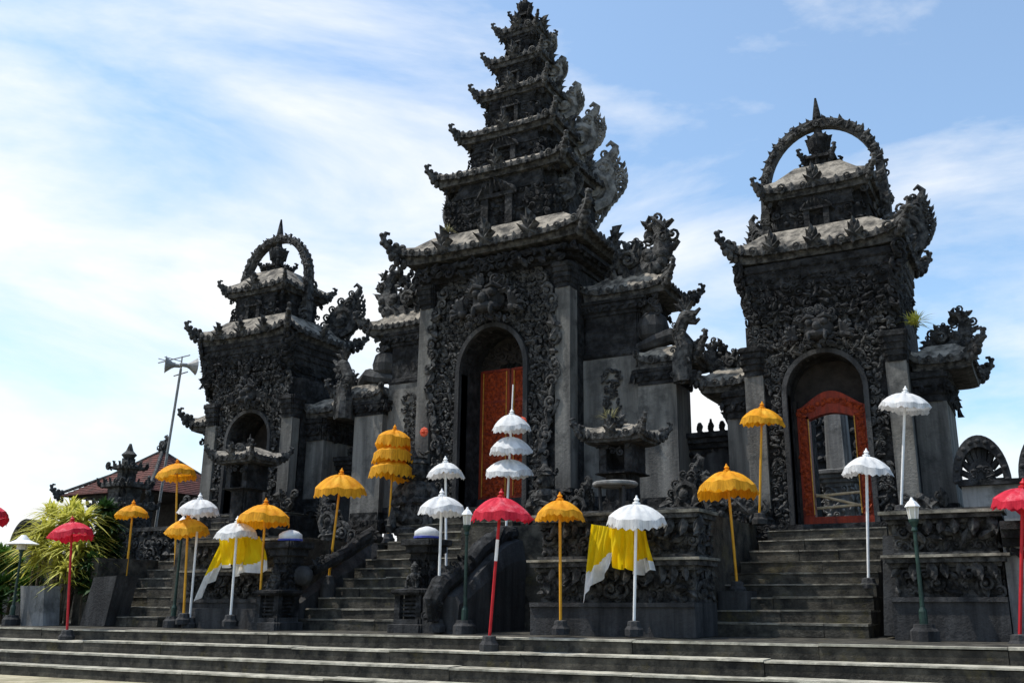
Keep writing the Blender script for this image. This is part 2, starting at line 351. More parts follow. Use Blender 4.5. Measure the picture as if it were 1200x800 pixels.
# ------------------------------------------------------------------ ground, steps, terrace
g = MB(); g.add([(-600, -200, -.7), (600, -200, -.7), (600, 900, -.7), (-600, 900, -.7)], [(0, 1, 2, 3)])
tag(g.build('ground', 'ground'), None, None, kind='structure')
RISE, TREAD, EDGE = .175, .34, 11.4
sb = MB(); nb_ = MB(); fl = MB()
for k in range(4):
    y0 = EDGE-k*TREAD; z1 = -k*RISE
    x = -46.0
    while x < 9:                       # each course laid in long blocks with open joints
        wd = random.uniform(1.4, 3.2); jz = random.uniform(-.006, .006); jy = random.uniform(-.012, .012)
        sb.box(x+.004, x+wd-.004, y0+jy, y0+TREAD+.3 if k else y0+6, z1-RISE-.02, z1-.036+jz, jit=.003)
        nb_.box(x+.002, x+wd-.003, y0-.016+jy, y0+TREAD-.03 if k else y0+.12, z1-.026+jz, z1+jz, jit=.004)
        if not k: fl.box(x+.002, x+wd-.003, y0+.125, y0+6, z1-.035, z1-.004+jz)
        x += wd
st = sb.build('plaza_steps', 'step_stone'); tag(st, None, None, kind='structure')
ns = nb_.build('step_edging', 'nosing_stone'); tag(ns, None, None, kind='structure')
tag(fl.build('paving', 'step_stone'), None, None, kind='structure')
tb = MB()
for x0, x1, y0, y1, z0, z1 in ((-60, -18.6, 16.2, 17, -.9, 1.0), (-17.9, -17.28, 13.2, 17, -.9, 1.32), (-15.1, -11.9, 13.2, 17, -.9, 1.55), (-9.25, -6.8, 14.3, 17, -.9, 1.72), (-6.8, -4.45, 12.95, 17, -.9, 1.72),
                               (-1.88, -.55, 13.3, 17, -.9, 1.62), (-.55, 9, 15.4, 17, -.9, 1.6), (-60, 9, 17, 40, -.9, 1.7)):
    tb.box(x0, x1, y0, y1, z0, z1)
tag(tb.build('terrace', 'step_stone'), None, None, kind='structure')

def staircase(label, x0, x1, y0, z0, n, rise, tread, taper=0, x0b=None, x1b=None):
    b = MB(); t = MB(); root = thing('stone_staircase', label, 'stairs', ((x0+x1)/2, y0, z0), 'staircases up to the gates')
    x0b = x0 if x0b is None else x0b; x1b = x1 if x1b is None else x1b
    for k in range(n):
        y = y0+k*tread; z = z0+(k+1)*rise; q = k/max(1, n-1); a0 = x0+(x0b-x0)*q; a1 = x1+(x1b-x1)*q
        x = a0
        while x < a1-.05:
            wd = min(random.uniform(.6, 1.3), a1-x)
            if a1-x-wd < .3: wd = a1-x
            jz = random.uniform(-.008, .004); jy = random.uniform(-.012, .012)
            b.box(x+.003, x+wd-.003, y+jy, y+tread+.6, z-rise-.35 if k else z-rise, z-.026+jz, jit=.004)
            t.box(x+.003, x+wd-.003, y-.012+jy, y+tread+.5, z-.024+jz, z+jz, jit=.006)
            x += wd
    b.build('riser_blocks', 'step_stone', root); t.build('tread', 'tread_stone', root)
    return root
staircase('middle stone stairs rising between dark lanterns to the tallest gate', -11.75, -9.3, 12.9, 0, 13, .176, .275, x1b=-8.9, x0b=-11.3)
staircase('right stone stairs rising to the open orange doorway', -4.75, -2.25, 13.35, 0, 9, .178, .3, x0b=-4.15, x1b=-2.25)
staircase('left stone stairs climbing beside the striped yellow green plant', -17.2, -15.15, 13.0, 0, 13, .185, .27)

# ------------------------------------------------------------------ carved plinths
def plinth(label, x0, x1, y, ztop, z_base=.45, base_front=.0, depth=.9, bands=2, m_base='plain_stone'):
    root = thing('carved_plinth', label, 'plinth', ((x0+x1)/2, y+.4, 0), 'carved plinths below the gates')
    b = MB(); b.box(x0-.05, x1+.05, y-base_front, y+depth, 0, z_base-.06); b.box(x0-.05, x1+.05, y-base_front-.03, y+depth, z_base-.058, z_base)
    b.build('base_course', m_base, root)
    zz = z_base+.002; hb = (ztop-z_base)/bands
    for k in range(bands):
        c = MB(); yf = y+.10+.08*k
        c.box(x0, x1, yf+.06, y+depth, zz, zz+hb*.66)
        c.box(x0-.03, x1+.03, yf-.02, y+depth, zz+hb*.662, zz+hb*.76); c.box(x0-.09, x1+.09, yf-.10, y+depth, zz+hb*.762, zz+hb*.87); c.box(x0-.02, x1+.02, yf, y+depth, zz+hb*.872+.043, zz+hb); lg = MB(); lg.box(x0-.13, x1+.13, yf-.14, y+depth, zz+hb*.872, zz+hb*.872+.04, jit=.006); lg.build('ledge', 'tread_stone', root)  # ledge in paler tread stone: its sunlit edge is put into the colour
        carve(c, x0, x1, zz+.02, zz+hb*.68, yf+.05, .105, .15, depth=1.1)
        xx = x0+.15
        while xx < x1:                 # swags and bosses that hang over the band
            motif(c, (xx, yf-.0, zz+hb*random.uniform(.25, .5)), hb*random.uniform(.25, .42), 0, None, random.choice((CURL, LEAF)), 1.2); motif(c, (xx+.1, yf-.03, zz+hb*.6), hb*random.uniform(.3, .5), 0, pi+random.uniform(-.4, .4), LEAF, 1.3); xx += random.uniform(.14, .24)
        carve(c, y+.2, y+depth, zz+.02, zz+hb*.68, 0, .12, .15, face=pi/2, org=x1+.01)
        c.build('carved_band', 'carved_stone', root)
        zz += hb
    return root
plinth('long dark carved plinth behind the white umbrella with yellow sash, right of middle stairs', -6.75, -4.35, 12.45, 1.74, base_front=.05)
plinth('dark carved plinth right of the open orange doorway stairs, behind green lamp post', -1.82, -.58, 12.95, 1.62, z_base=.52)
plinth('dark carved plinth between the left stairs and the middle stairs', -14.6, -12.2, 13.0, 1.6, z_base=.5)

# ------------------------------------------------------------------ gates
def arch_pts(cx, a, zs, ra, n=14):
    return [(cx+a*cos(pi-pi*i/n), zs+ra*sin(pi-pi*i/n)) for i in range(n+1)]
def arch_wall(mb, x0, x1, z0, z1, y0, y1, cx, a, zs, ra, n=14):
    """wall block pierced by an arched passage from y0 to y1"""
    mb.box(x0, cx-a, y0, y1, z0, z1); mb.box(cx+a, x1, y0, y1, z0, z1)
    P = arch_pts(cx, a, zs, ra, n)
    for (xa, za), (xb, zb) in zip(P[:-1], P[1:]):
        v = [(xa, y0, za), (xb, y0, zb), (xb, y0, z1), (xa, y0, z1), (xa, y1, za), (xb, y1, zb), (xb, y1, z1), (xa, y1, z1)]
        mb.add(v, [(0, 1, 2, 3), (7, 6, 5, 4), (4, 5, 1, 0), (3, 2, 6, 7)])
def arch_ring(mb, cx, a, zs, ra, z0, y0, y1, t, n=18):
    """moulded rim round the opening"""
    I = [(cx-a, z0)]+arch_pts(cx, a, zs, ra, n)+[(cx+a, z0)]; O = [(cx-a-t, z0)]+arch_pts(cx, a+t, zs, ra+t, n)+[(cx+a+t, z0)]
    R = [[(i[0], y0, i[1]), (o[0], y0, o[1]), (o[0], y1, o[1]), (i[0], y1, i[1])] for i, o in zip(I, O)]
    mb.rings(R)
def leaf_door(parent, name, x0, x1, z0, z1, y, top):
    """panelled, carved and gilded door leaf, top edge rising towards x = top"""
    b = MB(); th = .07
    zl = z1-.0; b.box(x0, x1, y, y+th, z0, z1)
    f = .07
    for xa, xb in ((x0, x0+f), (x1-f, x1)): b.box(xa+.003, xb-.003, y-.03, y-.001, z0+.003, z1-.003)
    n = 4; hh = (z1-z0)/n
    for k in range(n+1): b.box(x0+f, x1-f, y-.028, y-.002, z0+k*hh*.985, z0+k*hh*.985+.05)
    o = b.build(name, 'orange_wood', parent)
    c = MB()
    for k in range(n): carve(c, x0+f+.02, x1-f-.02, z0+k*hh+.08, z0+(k+1)*hh-.04, y-.01, .13, .17, depth=.5)
    c.box(x0+f+.02, x1-f-.02, y-.012, y-.002, z0+.06, z1-.06)
    c.build('door_relief', 'carved_orange', o)
    for x in (x0+f+.012, x1-f-.012): g_ = MB(); g_.box(x-.01, x+.01, y-.04, y-.029, z0+.05, z1-.05); g_.build('gilt_moulding', 'gilt', o)
def face_relief(parent, x, y, z, s):
    """monster head over the arch: brow, eyes, nose, fangs, spread hands"""
    b = MB(); M = T3((x, y, z)) @ SCL(s)
    b.add([(p[0]*1.0, p[1]*.5, p[2]*.8) for p in ICO[0]], ICO[1], M)
    b.add([(p[0]*.9, p[1]*.6-.1, p[2]*.34-.22) for p in ICO[0]], ICO[1], M)
    b.add([(p[0]*.26, p[1]*.4-.28, p[2]*.34) for p in ICO[0]], ICO[1], M)
    for s_ in (-1, 1):
        b.add([(p[0]*.26+s_*.24, p[1]*.3-.22, p[2]*.26+.16) for p in ICO[0]], ICO[1], M)
        b.tube([(s_*.05, -.26, .3), (s_*.28, -.3, .36), (s_*.5, -.16, .26)], [.05, .08, .04], 6, M)
        b.add([(p[0]*.12+s_*.26, p[1]*.16-.34, p[2]*.3-.34) for p in ICO[0]], ICO[1], M)
        for k in range(5):             # fingers of the raised hand
            a = radians(28*k-20); b.tube([(s_*(.75+.05*cos(a)), -.1, -.25), (s_*(.75+.28*cos(a)), -.2, -.25+.32*sin(a)), (s_*(.72+.42*cos(a)), -.12, -.28+.46*sin(a))], [.07, .065, .03], 5, M)
        b.add([(p[0]*.3+s_*.78, p[1]*.25-.08, p[2]*.26-.28) for p in ICO[0]], ICO[1], M)
    for k in range(26):
        a = radians(random.uniform(0, 180)); q = random.uniform(.46, .66); motif(b, M @ Vector((q*cos(a), -.1, .12+q*.85*sin(a))), s*random.uniform(.18, .34), 0, pi/2-a+random.uniform(-.5, .5), random.choice((LEAF, CURL)))
    for k in range(16): motif(b, M @ Vector((random.uniform(-.6, .6), -.16, random.uniform(-.65, -.3))), s*.22)
    return b.build('monster_face', 'plain_stone', parent)
def crown(mb, cx, cy, z, s):
    """finial of stacked lotus rings, bulb and spike"""
    mould(mb, cx, cy, [(z, .42*s, .42*s), (z+.12*s, .42*s, .42*s), (z+.13*s, .34*s, .34*s), (z+.3*s, .34*s, .34*s), (z+.32*s, .44*s, .44*s), (z+.4*s, .44*s, .44*s), (z+.42*s, .22*s, .22*s), (z+.6*s, .2*s, .2*s)], .14*s)
    mb.lathe([(.2*s, z+.58*s), (.27*s, z+.72*s), (.34*s, z+.95*s), (.3*s, z+1.06*s), (.2*s, z+1.12*s), (.12*s, z+1.2*s), (.1*s, z+1.32*s), (.06*s, z+1.5*s), (.02*s, z+1.68*s)], cx, cy, 10)
    for k in range(8):
        a = k*pi/4; motif(mb, (cx+.24*s*cos(a), cy+.24*s*sin(a), z+.86*s), .42*s, a+pi/2, 0, LEAF, .7)
    for a in (pi/4, 3*pi/4, 5*pi/4, 7*pi/4):
        tip(mb, cx+.42*s*cos(a), cy+.42*s*sin(a), z+.34*s, .5*s, a)
    for k in range(4): tip(mb, cx+.36*s*cos(k*pi/2), cy+.36*s*sin(k*pi/2), z+.2*s, .36*s, k*pi/2)
    for k in range(18):
        a = random.uniform(0, 2*pi); motif(mb, (cx+.36*s*cos(a), cy+.36*s*sin(a), z+random.uniform(.05, .55)*s), .16*s, a+pi/2)
def edge_rows(mb, cx, cy, z, w_, d, size, gap, up=True):
    """a row of little leaf stones all round a moulding"""
    for ax, sg, fc in ((0, -1, 0), (0, 1, pi), (1, 1, pi/2), (1, -1, -pi/2)):
        m = max(2, int(2*(w_ if ax == 0 else d)/gap))
        for i in range(m+1):
            t = -1+2*i/m; p = (cx+w_*t, cy+sg*d, z) if ax == 0 else (cx+sg*w_, cy+d*t, z)
            motif(mb, p, size*random.uniform(.8, 1.2), fc, 0 if up else pi, random.choice((LEAF, LEAF, CURL)))
def niche(mb, cx, y, z, w_, h):
    """blind niche with pilasters and flame pediment on a tier's front"""
    mb.box(cx-w_, cx-w_*.55, y-.1, y, z, z+h*.7); mb.box(cx+w_*.55, cx+w_, y-.1, y, z, z+h*.7); mb.box(cx-w_*1.1, cx+w_*1.1, y-.12, y, z+h*.702, z+h*.8)
    for k in range(7): motif(mb, (cx+w_*(k-3)/3, y-.08, z+h*(.98-.035*abs(k-3)**1.3)), w_*.8, 0, -(k-3)*.25, LEAF)
def body_lumps(mb, cx, cy, w_, d, z0, z1, step, size, sides=(0, 1, 3)):
    if 0 in sides: carve(mb, cx-w_, cx+w_, z0, z1, cy-d-.01, step, size)
    if 1 in sides: carve(mb, cy-d, cy+d, z0, z1, 0, step, size, face=pi/2, org=cx+w_+.01)
    if 3 in sides: carve(mb, cy-d, cy+d, z0, z1, 0, step, size, face=-pi/2, org=cx-w_-.01)
def tier_set(root, tiers, Q, cxf, cy, first=0):
    """upper storeys: each a redented body, flaring mouldings, roof with horns, antefixes and side wings"""
    for i, (zb, zt, wb, ze, we, h, w2) in enumerate(tiers):
        cx = cxf(zb); db, de, d2 = wb*Q, we*Q, w2*Q
        b = MB()
        mould(b, cx, cy, [(zb-.05, wb*1.06, db*1.06), (zb+.06, wb*1.06, db*1.06), (zb+.07, wb, db), (zt, wb, db)]+steps(zt+.001, ze-.1, wb*1.03, we*.86, db*1.03, de*.86, 4), .28*wb)
        body_lumps(b, cx, cy, wb*.9, db, zb+.08, zt, .14, .17)
        edge_rows(b, cx, cy, ze-.2, we*.84, de*.84, .17, .2, False)
        niche(b, cx, cy-db, zb+.05, wb*.26, (zt-zb)*1.1)
        b.build('tier', 'dark_stone', root)
        t = MB(); dk = MB(); roof(t, dk, cx, cy, ze, we, de, w2, d2, h, lift=.10*min(1.5, we), teeth=.19)
        for sx in (-1, 1):
            for sy in (-1, 1): tip(dk, cx+sx*we*.94, cy+sy*de*.94, ze+.07*min(1.5, we), .30+.14*we, atan2(sy, sx))
        # antefixes on the middle of each side
        for px, py, fc in ((0, -de, 0), (we, 0, pi/2), (-we, 0, -pi/2)):
            for k in range(5): motif(dk, (cx+px*.97, cy+py*.97, ze+.08+.07*(2-abs(k-2))), .3+.06*we, fc, (k-2)*.5, LEAF)
        o = t.build('roof', 'roof_stone', root); dk.build('eave', 'carved_stone', o)
def roof_wing(root, cx, cy, sx, x_in, z, wd, ht, y_off, seed, m='spiral_stone', name='wing_ornament', thick=.3, hook=.35):
    b = MB(); M = T3((cx+sx*x_in, cy+y_off, z)) @ SCL(sx, 1, 1) @ RZ(.45)
    flame(b, M, wd, ht, hook=hook, thick=thick, seed=seed)
    if sx < 0: b.f = [tuple(reversed(q)) for q in b.f]
    return b.build(name, m, root)
def pilaster(root, x0, x1, y0, y1, z0, z1):
    b = MB(); b.box(x0, x1, y0, y1, z0+.3, z1-.55); o = b.build('pilaster', 'weathered_plaster', root)
    c = MB(); xm, ym, hw, hd = (x0+x1)/2, (y0+y1)/2, (x1-x0)/2, (y1-y0)/2
    mould(c, xm, ym, [(z0, hw*1.3, hd+.08), (z0+.1, hw*1.3, hd+.08), (z0+.12, hw*1.12, hd+.04), (z0+.25, hw*1.12, hd+.04), (z0+.302, hw*1.02, hd+.01)], .05)
    carve(c, x0-.02, x1+.02, z0+.05, z0+.3, y0-.06, .1, .15); c.build('pilaster_base', 'dark_stone', o); c = MB()
    mould(c, xm, ym, steps(z1-.552, z1, hw*1.08, hw*1.45, hd+.02, hd+.12, 5), .06)
    c.build('capital', 'dark_stone', o)
def side_wing(root, cx, cy, sx, xa, xb, yf, yb, z0, zbody, zeave, tipx, tipz, panel=False, swirl_s=.0, roof_h=.35, split=None):
    """stepped-down flank of a gate with its own little roof"""
    x0, x1 = sorted((cx+sx*xa, cx+sx*xb)); xm, hw = (x0+x1)/2, (x1-x0)/2; ym, hd = (yf+yb)/2, (yb-yf)/2
    zs = split or zbody
    b = MB(); b.box(x0, x1, yf, yb, z0, zs)
    b.build('flank_wall', 'weathered_plaster', root)
    d = MB()
    if split:
        u = MB(); mould(u, xm, ym, [(zs+.001, hw*1.02, hd*1.01), (zs+.05, hw*1.1, hd*1.05), (zs+.12, hw*1.1, hd*1.05), (zs+.14, hw*.98, hd*.99), (zbody, hw*.98, hd*.99)], .06); u.build('flank_upper_wall', 'dark_stone', root)
    u = MB(); mould(u, xm, ym, [(z0-.25, hw*1.15, hd*1.05), (z0-.02, hw*1.15, hd*1.05), (z0+.0, hw*1.07, hd*1.03), (z0+.16, hw*1.07, hd*1.03)], .05); carve(u, x0, x1, z0-.2, z0+.02, yf-.1, .12, .17); u.build('flank_base', 'dark_stone', root)
    ew = (abs(tipx)-xa)*.5
    exm = cx+sx*(xa+ew); eh = hd*1.22
    mould(d, xm, ym, steps(zbody+.001, zeave-.12, hw*1.06, hw*1.35, hd*1.04, hd*1.15, 4), .08)
    edge_rows(d, xm, ym, zbody+(zeave-zbody)*.35, hw*1.25, hd*1.1, .17, .19, False)
    carve(d, yf, yb, zbody, zeave-.1, 0, .17, .2, face=pi/2*sx, org=cx+sx*xb+.06*sx)
    d.build('flank_cornice', 'dark_stone', root)
    t = MB(); dk = MB(); roof(t, dk, exm, ym, zeave, ew, eh, ew*.45, eh*.6, roof_h, lift=.16, teeth=.16, n=10)
    for sy in (-1, 1): tip(dk, exm+sx*ew, ym+sy*eh, zeave+.16, .5, atan2(sy*.7, sx))
    o = t.build('roof', 'roof_stone', root); dk.build('eave', 'carved_stone', o)
    if swirl_s:
        s_ = MB(); M = T3((exm+sx*ew*.15, ym-hd*.4, zeave+roof_h*.8)) @ SCL(sx*swirl_s, swirl_s, swirl_s); swirl(s_, M, 1)
        M2 = T3((exm-sx*ew*.3, ym-hd*.1, zeave+roof_h*.9)) @ SCL(sx*swirl_s*.7, swirl_s*.7, swirl_s*.7); swirl(s_, M2, 1)
        s_.build('scroll_ornament', 'carved_stone', root)
    if panel:
        p = MB(); pw = hw*.28; zc = (z0+.35, zs-.45)
        carve(p, xm-pw, xm+pw, zc[0], zc[1], yf-.01, .11, .15)
        for i in range(7): a = pi*i/6; motif(p, (xm+pw*cos(a), yf-.02, zc[1]+pw*sin(a)), .16)
        p.build('relief_panel', 'carved_stone', root)

# --- the tall middle gate
GX, GY, Q0 = -9.97, 17.7, .7
G = thing('temple_gate', 'tallest dark stone gate with five stacked roofs and shut orange doors', 'gate', (GX, GY, 1.7), 'dark stone temple gates')
z0 = 2.3; YF = 16.42
b = MB(); mould(b, GX, GY, [(1.5, 2.15, 1.62), (1.85, 2.15, 1.62), (1.87, 2.05, 1.5), (2.05, 2.05, 1.5), (2.07, 2.12, 1.55), (2.28, 2.12, 1.55)], .2)
carve(b, GX-2.0, GX-.85, 1.8, 2.3, GY-1.6, .15, .2); carve(b, GX+.85, GX+2.0, 1.8, 2.3, GY-1.6, .15, .2)
b.build('plinth', 'dark_stone', G)
b = MB(); arch_wall(b, GX-1.55, GX+1.55, 2.281, 7.3, YF+.06, GY+1.25, GX, .78, 5.15, .92)
b.box(GX-1.85, GX-1.551, YF+.25, GY+1.2, 2.281, 7.2); b.box(GX+1.551, GX+1.85, YF+.25, GY+1.2, 2.281, 7.2)
b.build('gate_body', 'dark_stone', G)
b = MB(); arch_ring(b, GX, .78, 5.15, .92, 2.281, YF-.05, YF+.3, .1); b.build('arch_rim', 'plain_stone', G)
b = MB()
def zone(x, z):
    x = abs(x-GX); a = .9
    if z < 5.15: ins = x < a
    else: ins = ((x/.92)**2+((z-5.15)/1.08)**2) < 1
    out = 1.30+.22*max(0, min(1, (z-3.6)/1.2))+.08*sin(z*5.0)
    if z > 6.4: out = min(out, 1.55-.55*max(0, (z-6.6)))
    return (not ins) and x < out
carve(b, GX-1.6, GX+1.6, 2.3, 7.25, YF+.02, .098, .15, zone, depth=1.0)
for k in range(26):                    # bold outer scrolls of the frame
    z = 2.6+k*.175
    for s_ in (-1, 1):
        x = 1.28+.22*max(0, min(1, (z-3.6)/1.2)) - max(0, z-6.4)*.5
        motif(b, (GX+s_*x+random.uniform(-.06, .06), YF-.03, z+random.uniform(-.06, .06)), random.uniform(.22, .38), 0, None, random.choice((CURL, CURL, LEAF)), .8)
b.build('arch_carving', 'carved_stone', G)
face_relief(G, GX-.02, YF-.14, 6.62, .8)
for s_ in (-1, 1): pilaster(G, *sorted((GX+s_*1.52, GX+s_*1.86)), YF-.04, YF+.3, 2.282, 7.25)
for s_ in (-1, 1): leaf_door(G, 'door_leaf', *sorted((GX+s_*.012, GX+s_*.76)), 2.55, 5.35, 17.25, GX)
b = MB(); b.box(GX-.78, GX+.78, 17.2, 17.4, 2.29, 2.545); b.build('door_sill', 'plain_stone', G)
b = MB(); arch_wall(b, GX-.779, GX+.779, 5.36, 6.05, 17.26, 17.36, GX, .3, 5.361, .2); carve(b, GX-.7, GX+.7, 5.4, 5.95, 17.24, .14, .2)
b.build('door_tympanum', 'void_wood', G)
b = MB(); mould(b, GX, GY, steps(7.25, 7.62, 1.86, 2.12, 1.30, 1.5, 3), .25)
edge_rows(b, GX, GY, 7.52, 2.05, 1.48, .2, .22, False); carve(b, GX-1.9, GX+1.9, 7.25, 7.6, GY-1.5, .17, .22)
b.build('cornice', 'dark_stone', G)
t = MB(); dk = MB(); roof(t, dk, GX, GY, 7.86, 2.32, 1.63, 1.66, 1.2, .56, lift=.24, teeth=.2)
for sx in (-1, 1):
    for sy in (-1, 1): tip(dk, GX+sx*2.3, GY+sy*1.6, 8.05, .75, atan2(sy, sx))
for px, py, fc in ((0, -1.63, 0), (2.32, 0, pi/2), (-2.32, 0, -pi/2), (-1.1, -1.63, 0), (1.1, -1.63, 0)):
    for k in range(5): motif(dk, (GX+px*.98, GY+py*.98, 7.95+.1*(2-abs(k-2))), .48, fc, (k-2)*.5, LEAF)
o = t.build('roof', 'roof_stone', G); dk.build('eave', 'carved_stone', o)
TI = [(8.38, 9.25, 1.54, 9.8, 1.72, .3, 1.25), (10.06, 10.5, 1.14, 10.94, 1.3, .27, .9), (11.18, 11.66, .8, 12.08, .95, .22, .66), (12.27, 12.62, .57, 13.0, .73, .2, .46), (13.17, 13.5, .39, 13.87, .53, .2, .28)]
tier_set(G, TI, .72, lambda z: GX, GY)
b = MB(); crown(b, GX, GY, 14.08, .62); b.build('finial', 'dark_stone', G)
k = 0
for (z, xi, wd, ht) in ((8.75, 1.05, 1.0, 1.9), (10.3, .85, .8, 1.45), (11.35, .6, .62, 1.05), (12.4, .44, .45, .75), (13.2, .3, .36, .6)):
    for sx in (-1, 1):
        k += 1; roof_wing(G, GX, GY, sx, xi, z, wd, ht, .55*wd, 10+k)
for sx in (-1, 1):
    roof_wing(G, GX, GY, sx, 1.2, 8.7, .55, .9, -.85, 40+sx, 'carved_stone', thick=.22)
    side_wing(G, GX, GY, sx, 1.85, 3.12, 17.02, 18.3, 2.3, 6.15, 6.62, 3.78, 7.0, panel=True, swirl_s=1.15, roof_h=.42, split=5.25)
    side_wing(G, GX, GY, sx, 3.121, 3.92, 16.85, 17.65, 2.2, 4.55, 5.02, 4.42, 5.2, roof_h=.3)
    # tortoise-like boulder and coiling serpent on the lower flank roof
    s_ = MB(); bx = GX+sx*3.35; by = 17.2
    s_.add([(p[0]*.5+bx, p[1]*.5+by, p[2]*.66+5.75) for p in ICO[0]], ICO[1]); s_.lathe([(.2, 5.5), (.3, 5.62), (.33, 5.8), (.28, 6.0), (.16, 6.1), (.2, 6.16), (.17, 6.3), (.05, 6.42)], bx, by, 12)
    s_.tube([(bx-sx*.3, by-.1, 5.4), (bx+sx*.1, by-.2, 5.45), (bx+sx*.4, by-.1, 5.56), (bx+sx*.62, by, 5.46), (bx+sx*.75, by+.1, 5.3)], [.1, .16, .18, .17, .14], 8)
    for i in range(12): motif(s_, (bx+random.uniform(-.2, .2), by-.22, random.uniform(6.0, 6.4)), .16)
    s_.build('boulder_statue', 'plain_stone', G, smooth=False)
    n_ = MB(); nx = GX+sx*4.22; ny = 16.7
    n_.tube([(nx-sx*.1, ny, 4.5), (nx-sx*.12, ny, 4.9), (nx-sx*.05, ny, 5.2), (nx-sx*.16, ny, 5.5), (nx-sx*.04, ny, 5.75), (nx+sx*.18, ny, 5.78)], [.2, .2, .17, .15, .14, .08], 8)
    for i in range(26):
        q = random.random(); motif(n_, (nx-sx*.1+random.uniform(-.16, .16), ny-.12, 4.5+q*1.2), .14)
    n_.add([(p[0]*.3+nx-sx*.0, p[1]*.26+ny, p[2]*.24+5.8) for p in ICO[0]], ICO[1]); n_.tube([(nx, ny, 5.72), (nx+sx*.2, ny, 5.66), (nx+sx*.28, ny, 5.72)], [.08, .06, .03], 6); n_.tube([(nx, ny, 5.86), (nx+sx*.2, ny, 5.84), (nx+sx*.3, ny, 5.93)], [.08, .06, .03], 6)
    for q in range(5): motif(n_, (nx-sx*.12+sx*.05*q, ny, 5.98+.06*(2-abs(q-2))), .24, 0, (q-2)*.4*sx, LEAF)
    n_.build('serpent_statue', 'carved_stone', G)
for s_ in (-1, 1):
    stone_figure(G, 'guardian_statue', GX+s_*1.5, YF-.42, 1.75, 1.75 if s_ < 0 else 1.25, head=-s_*.2)

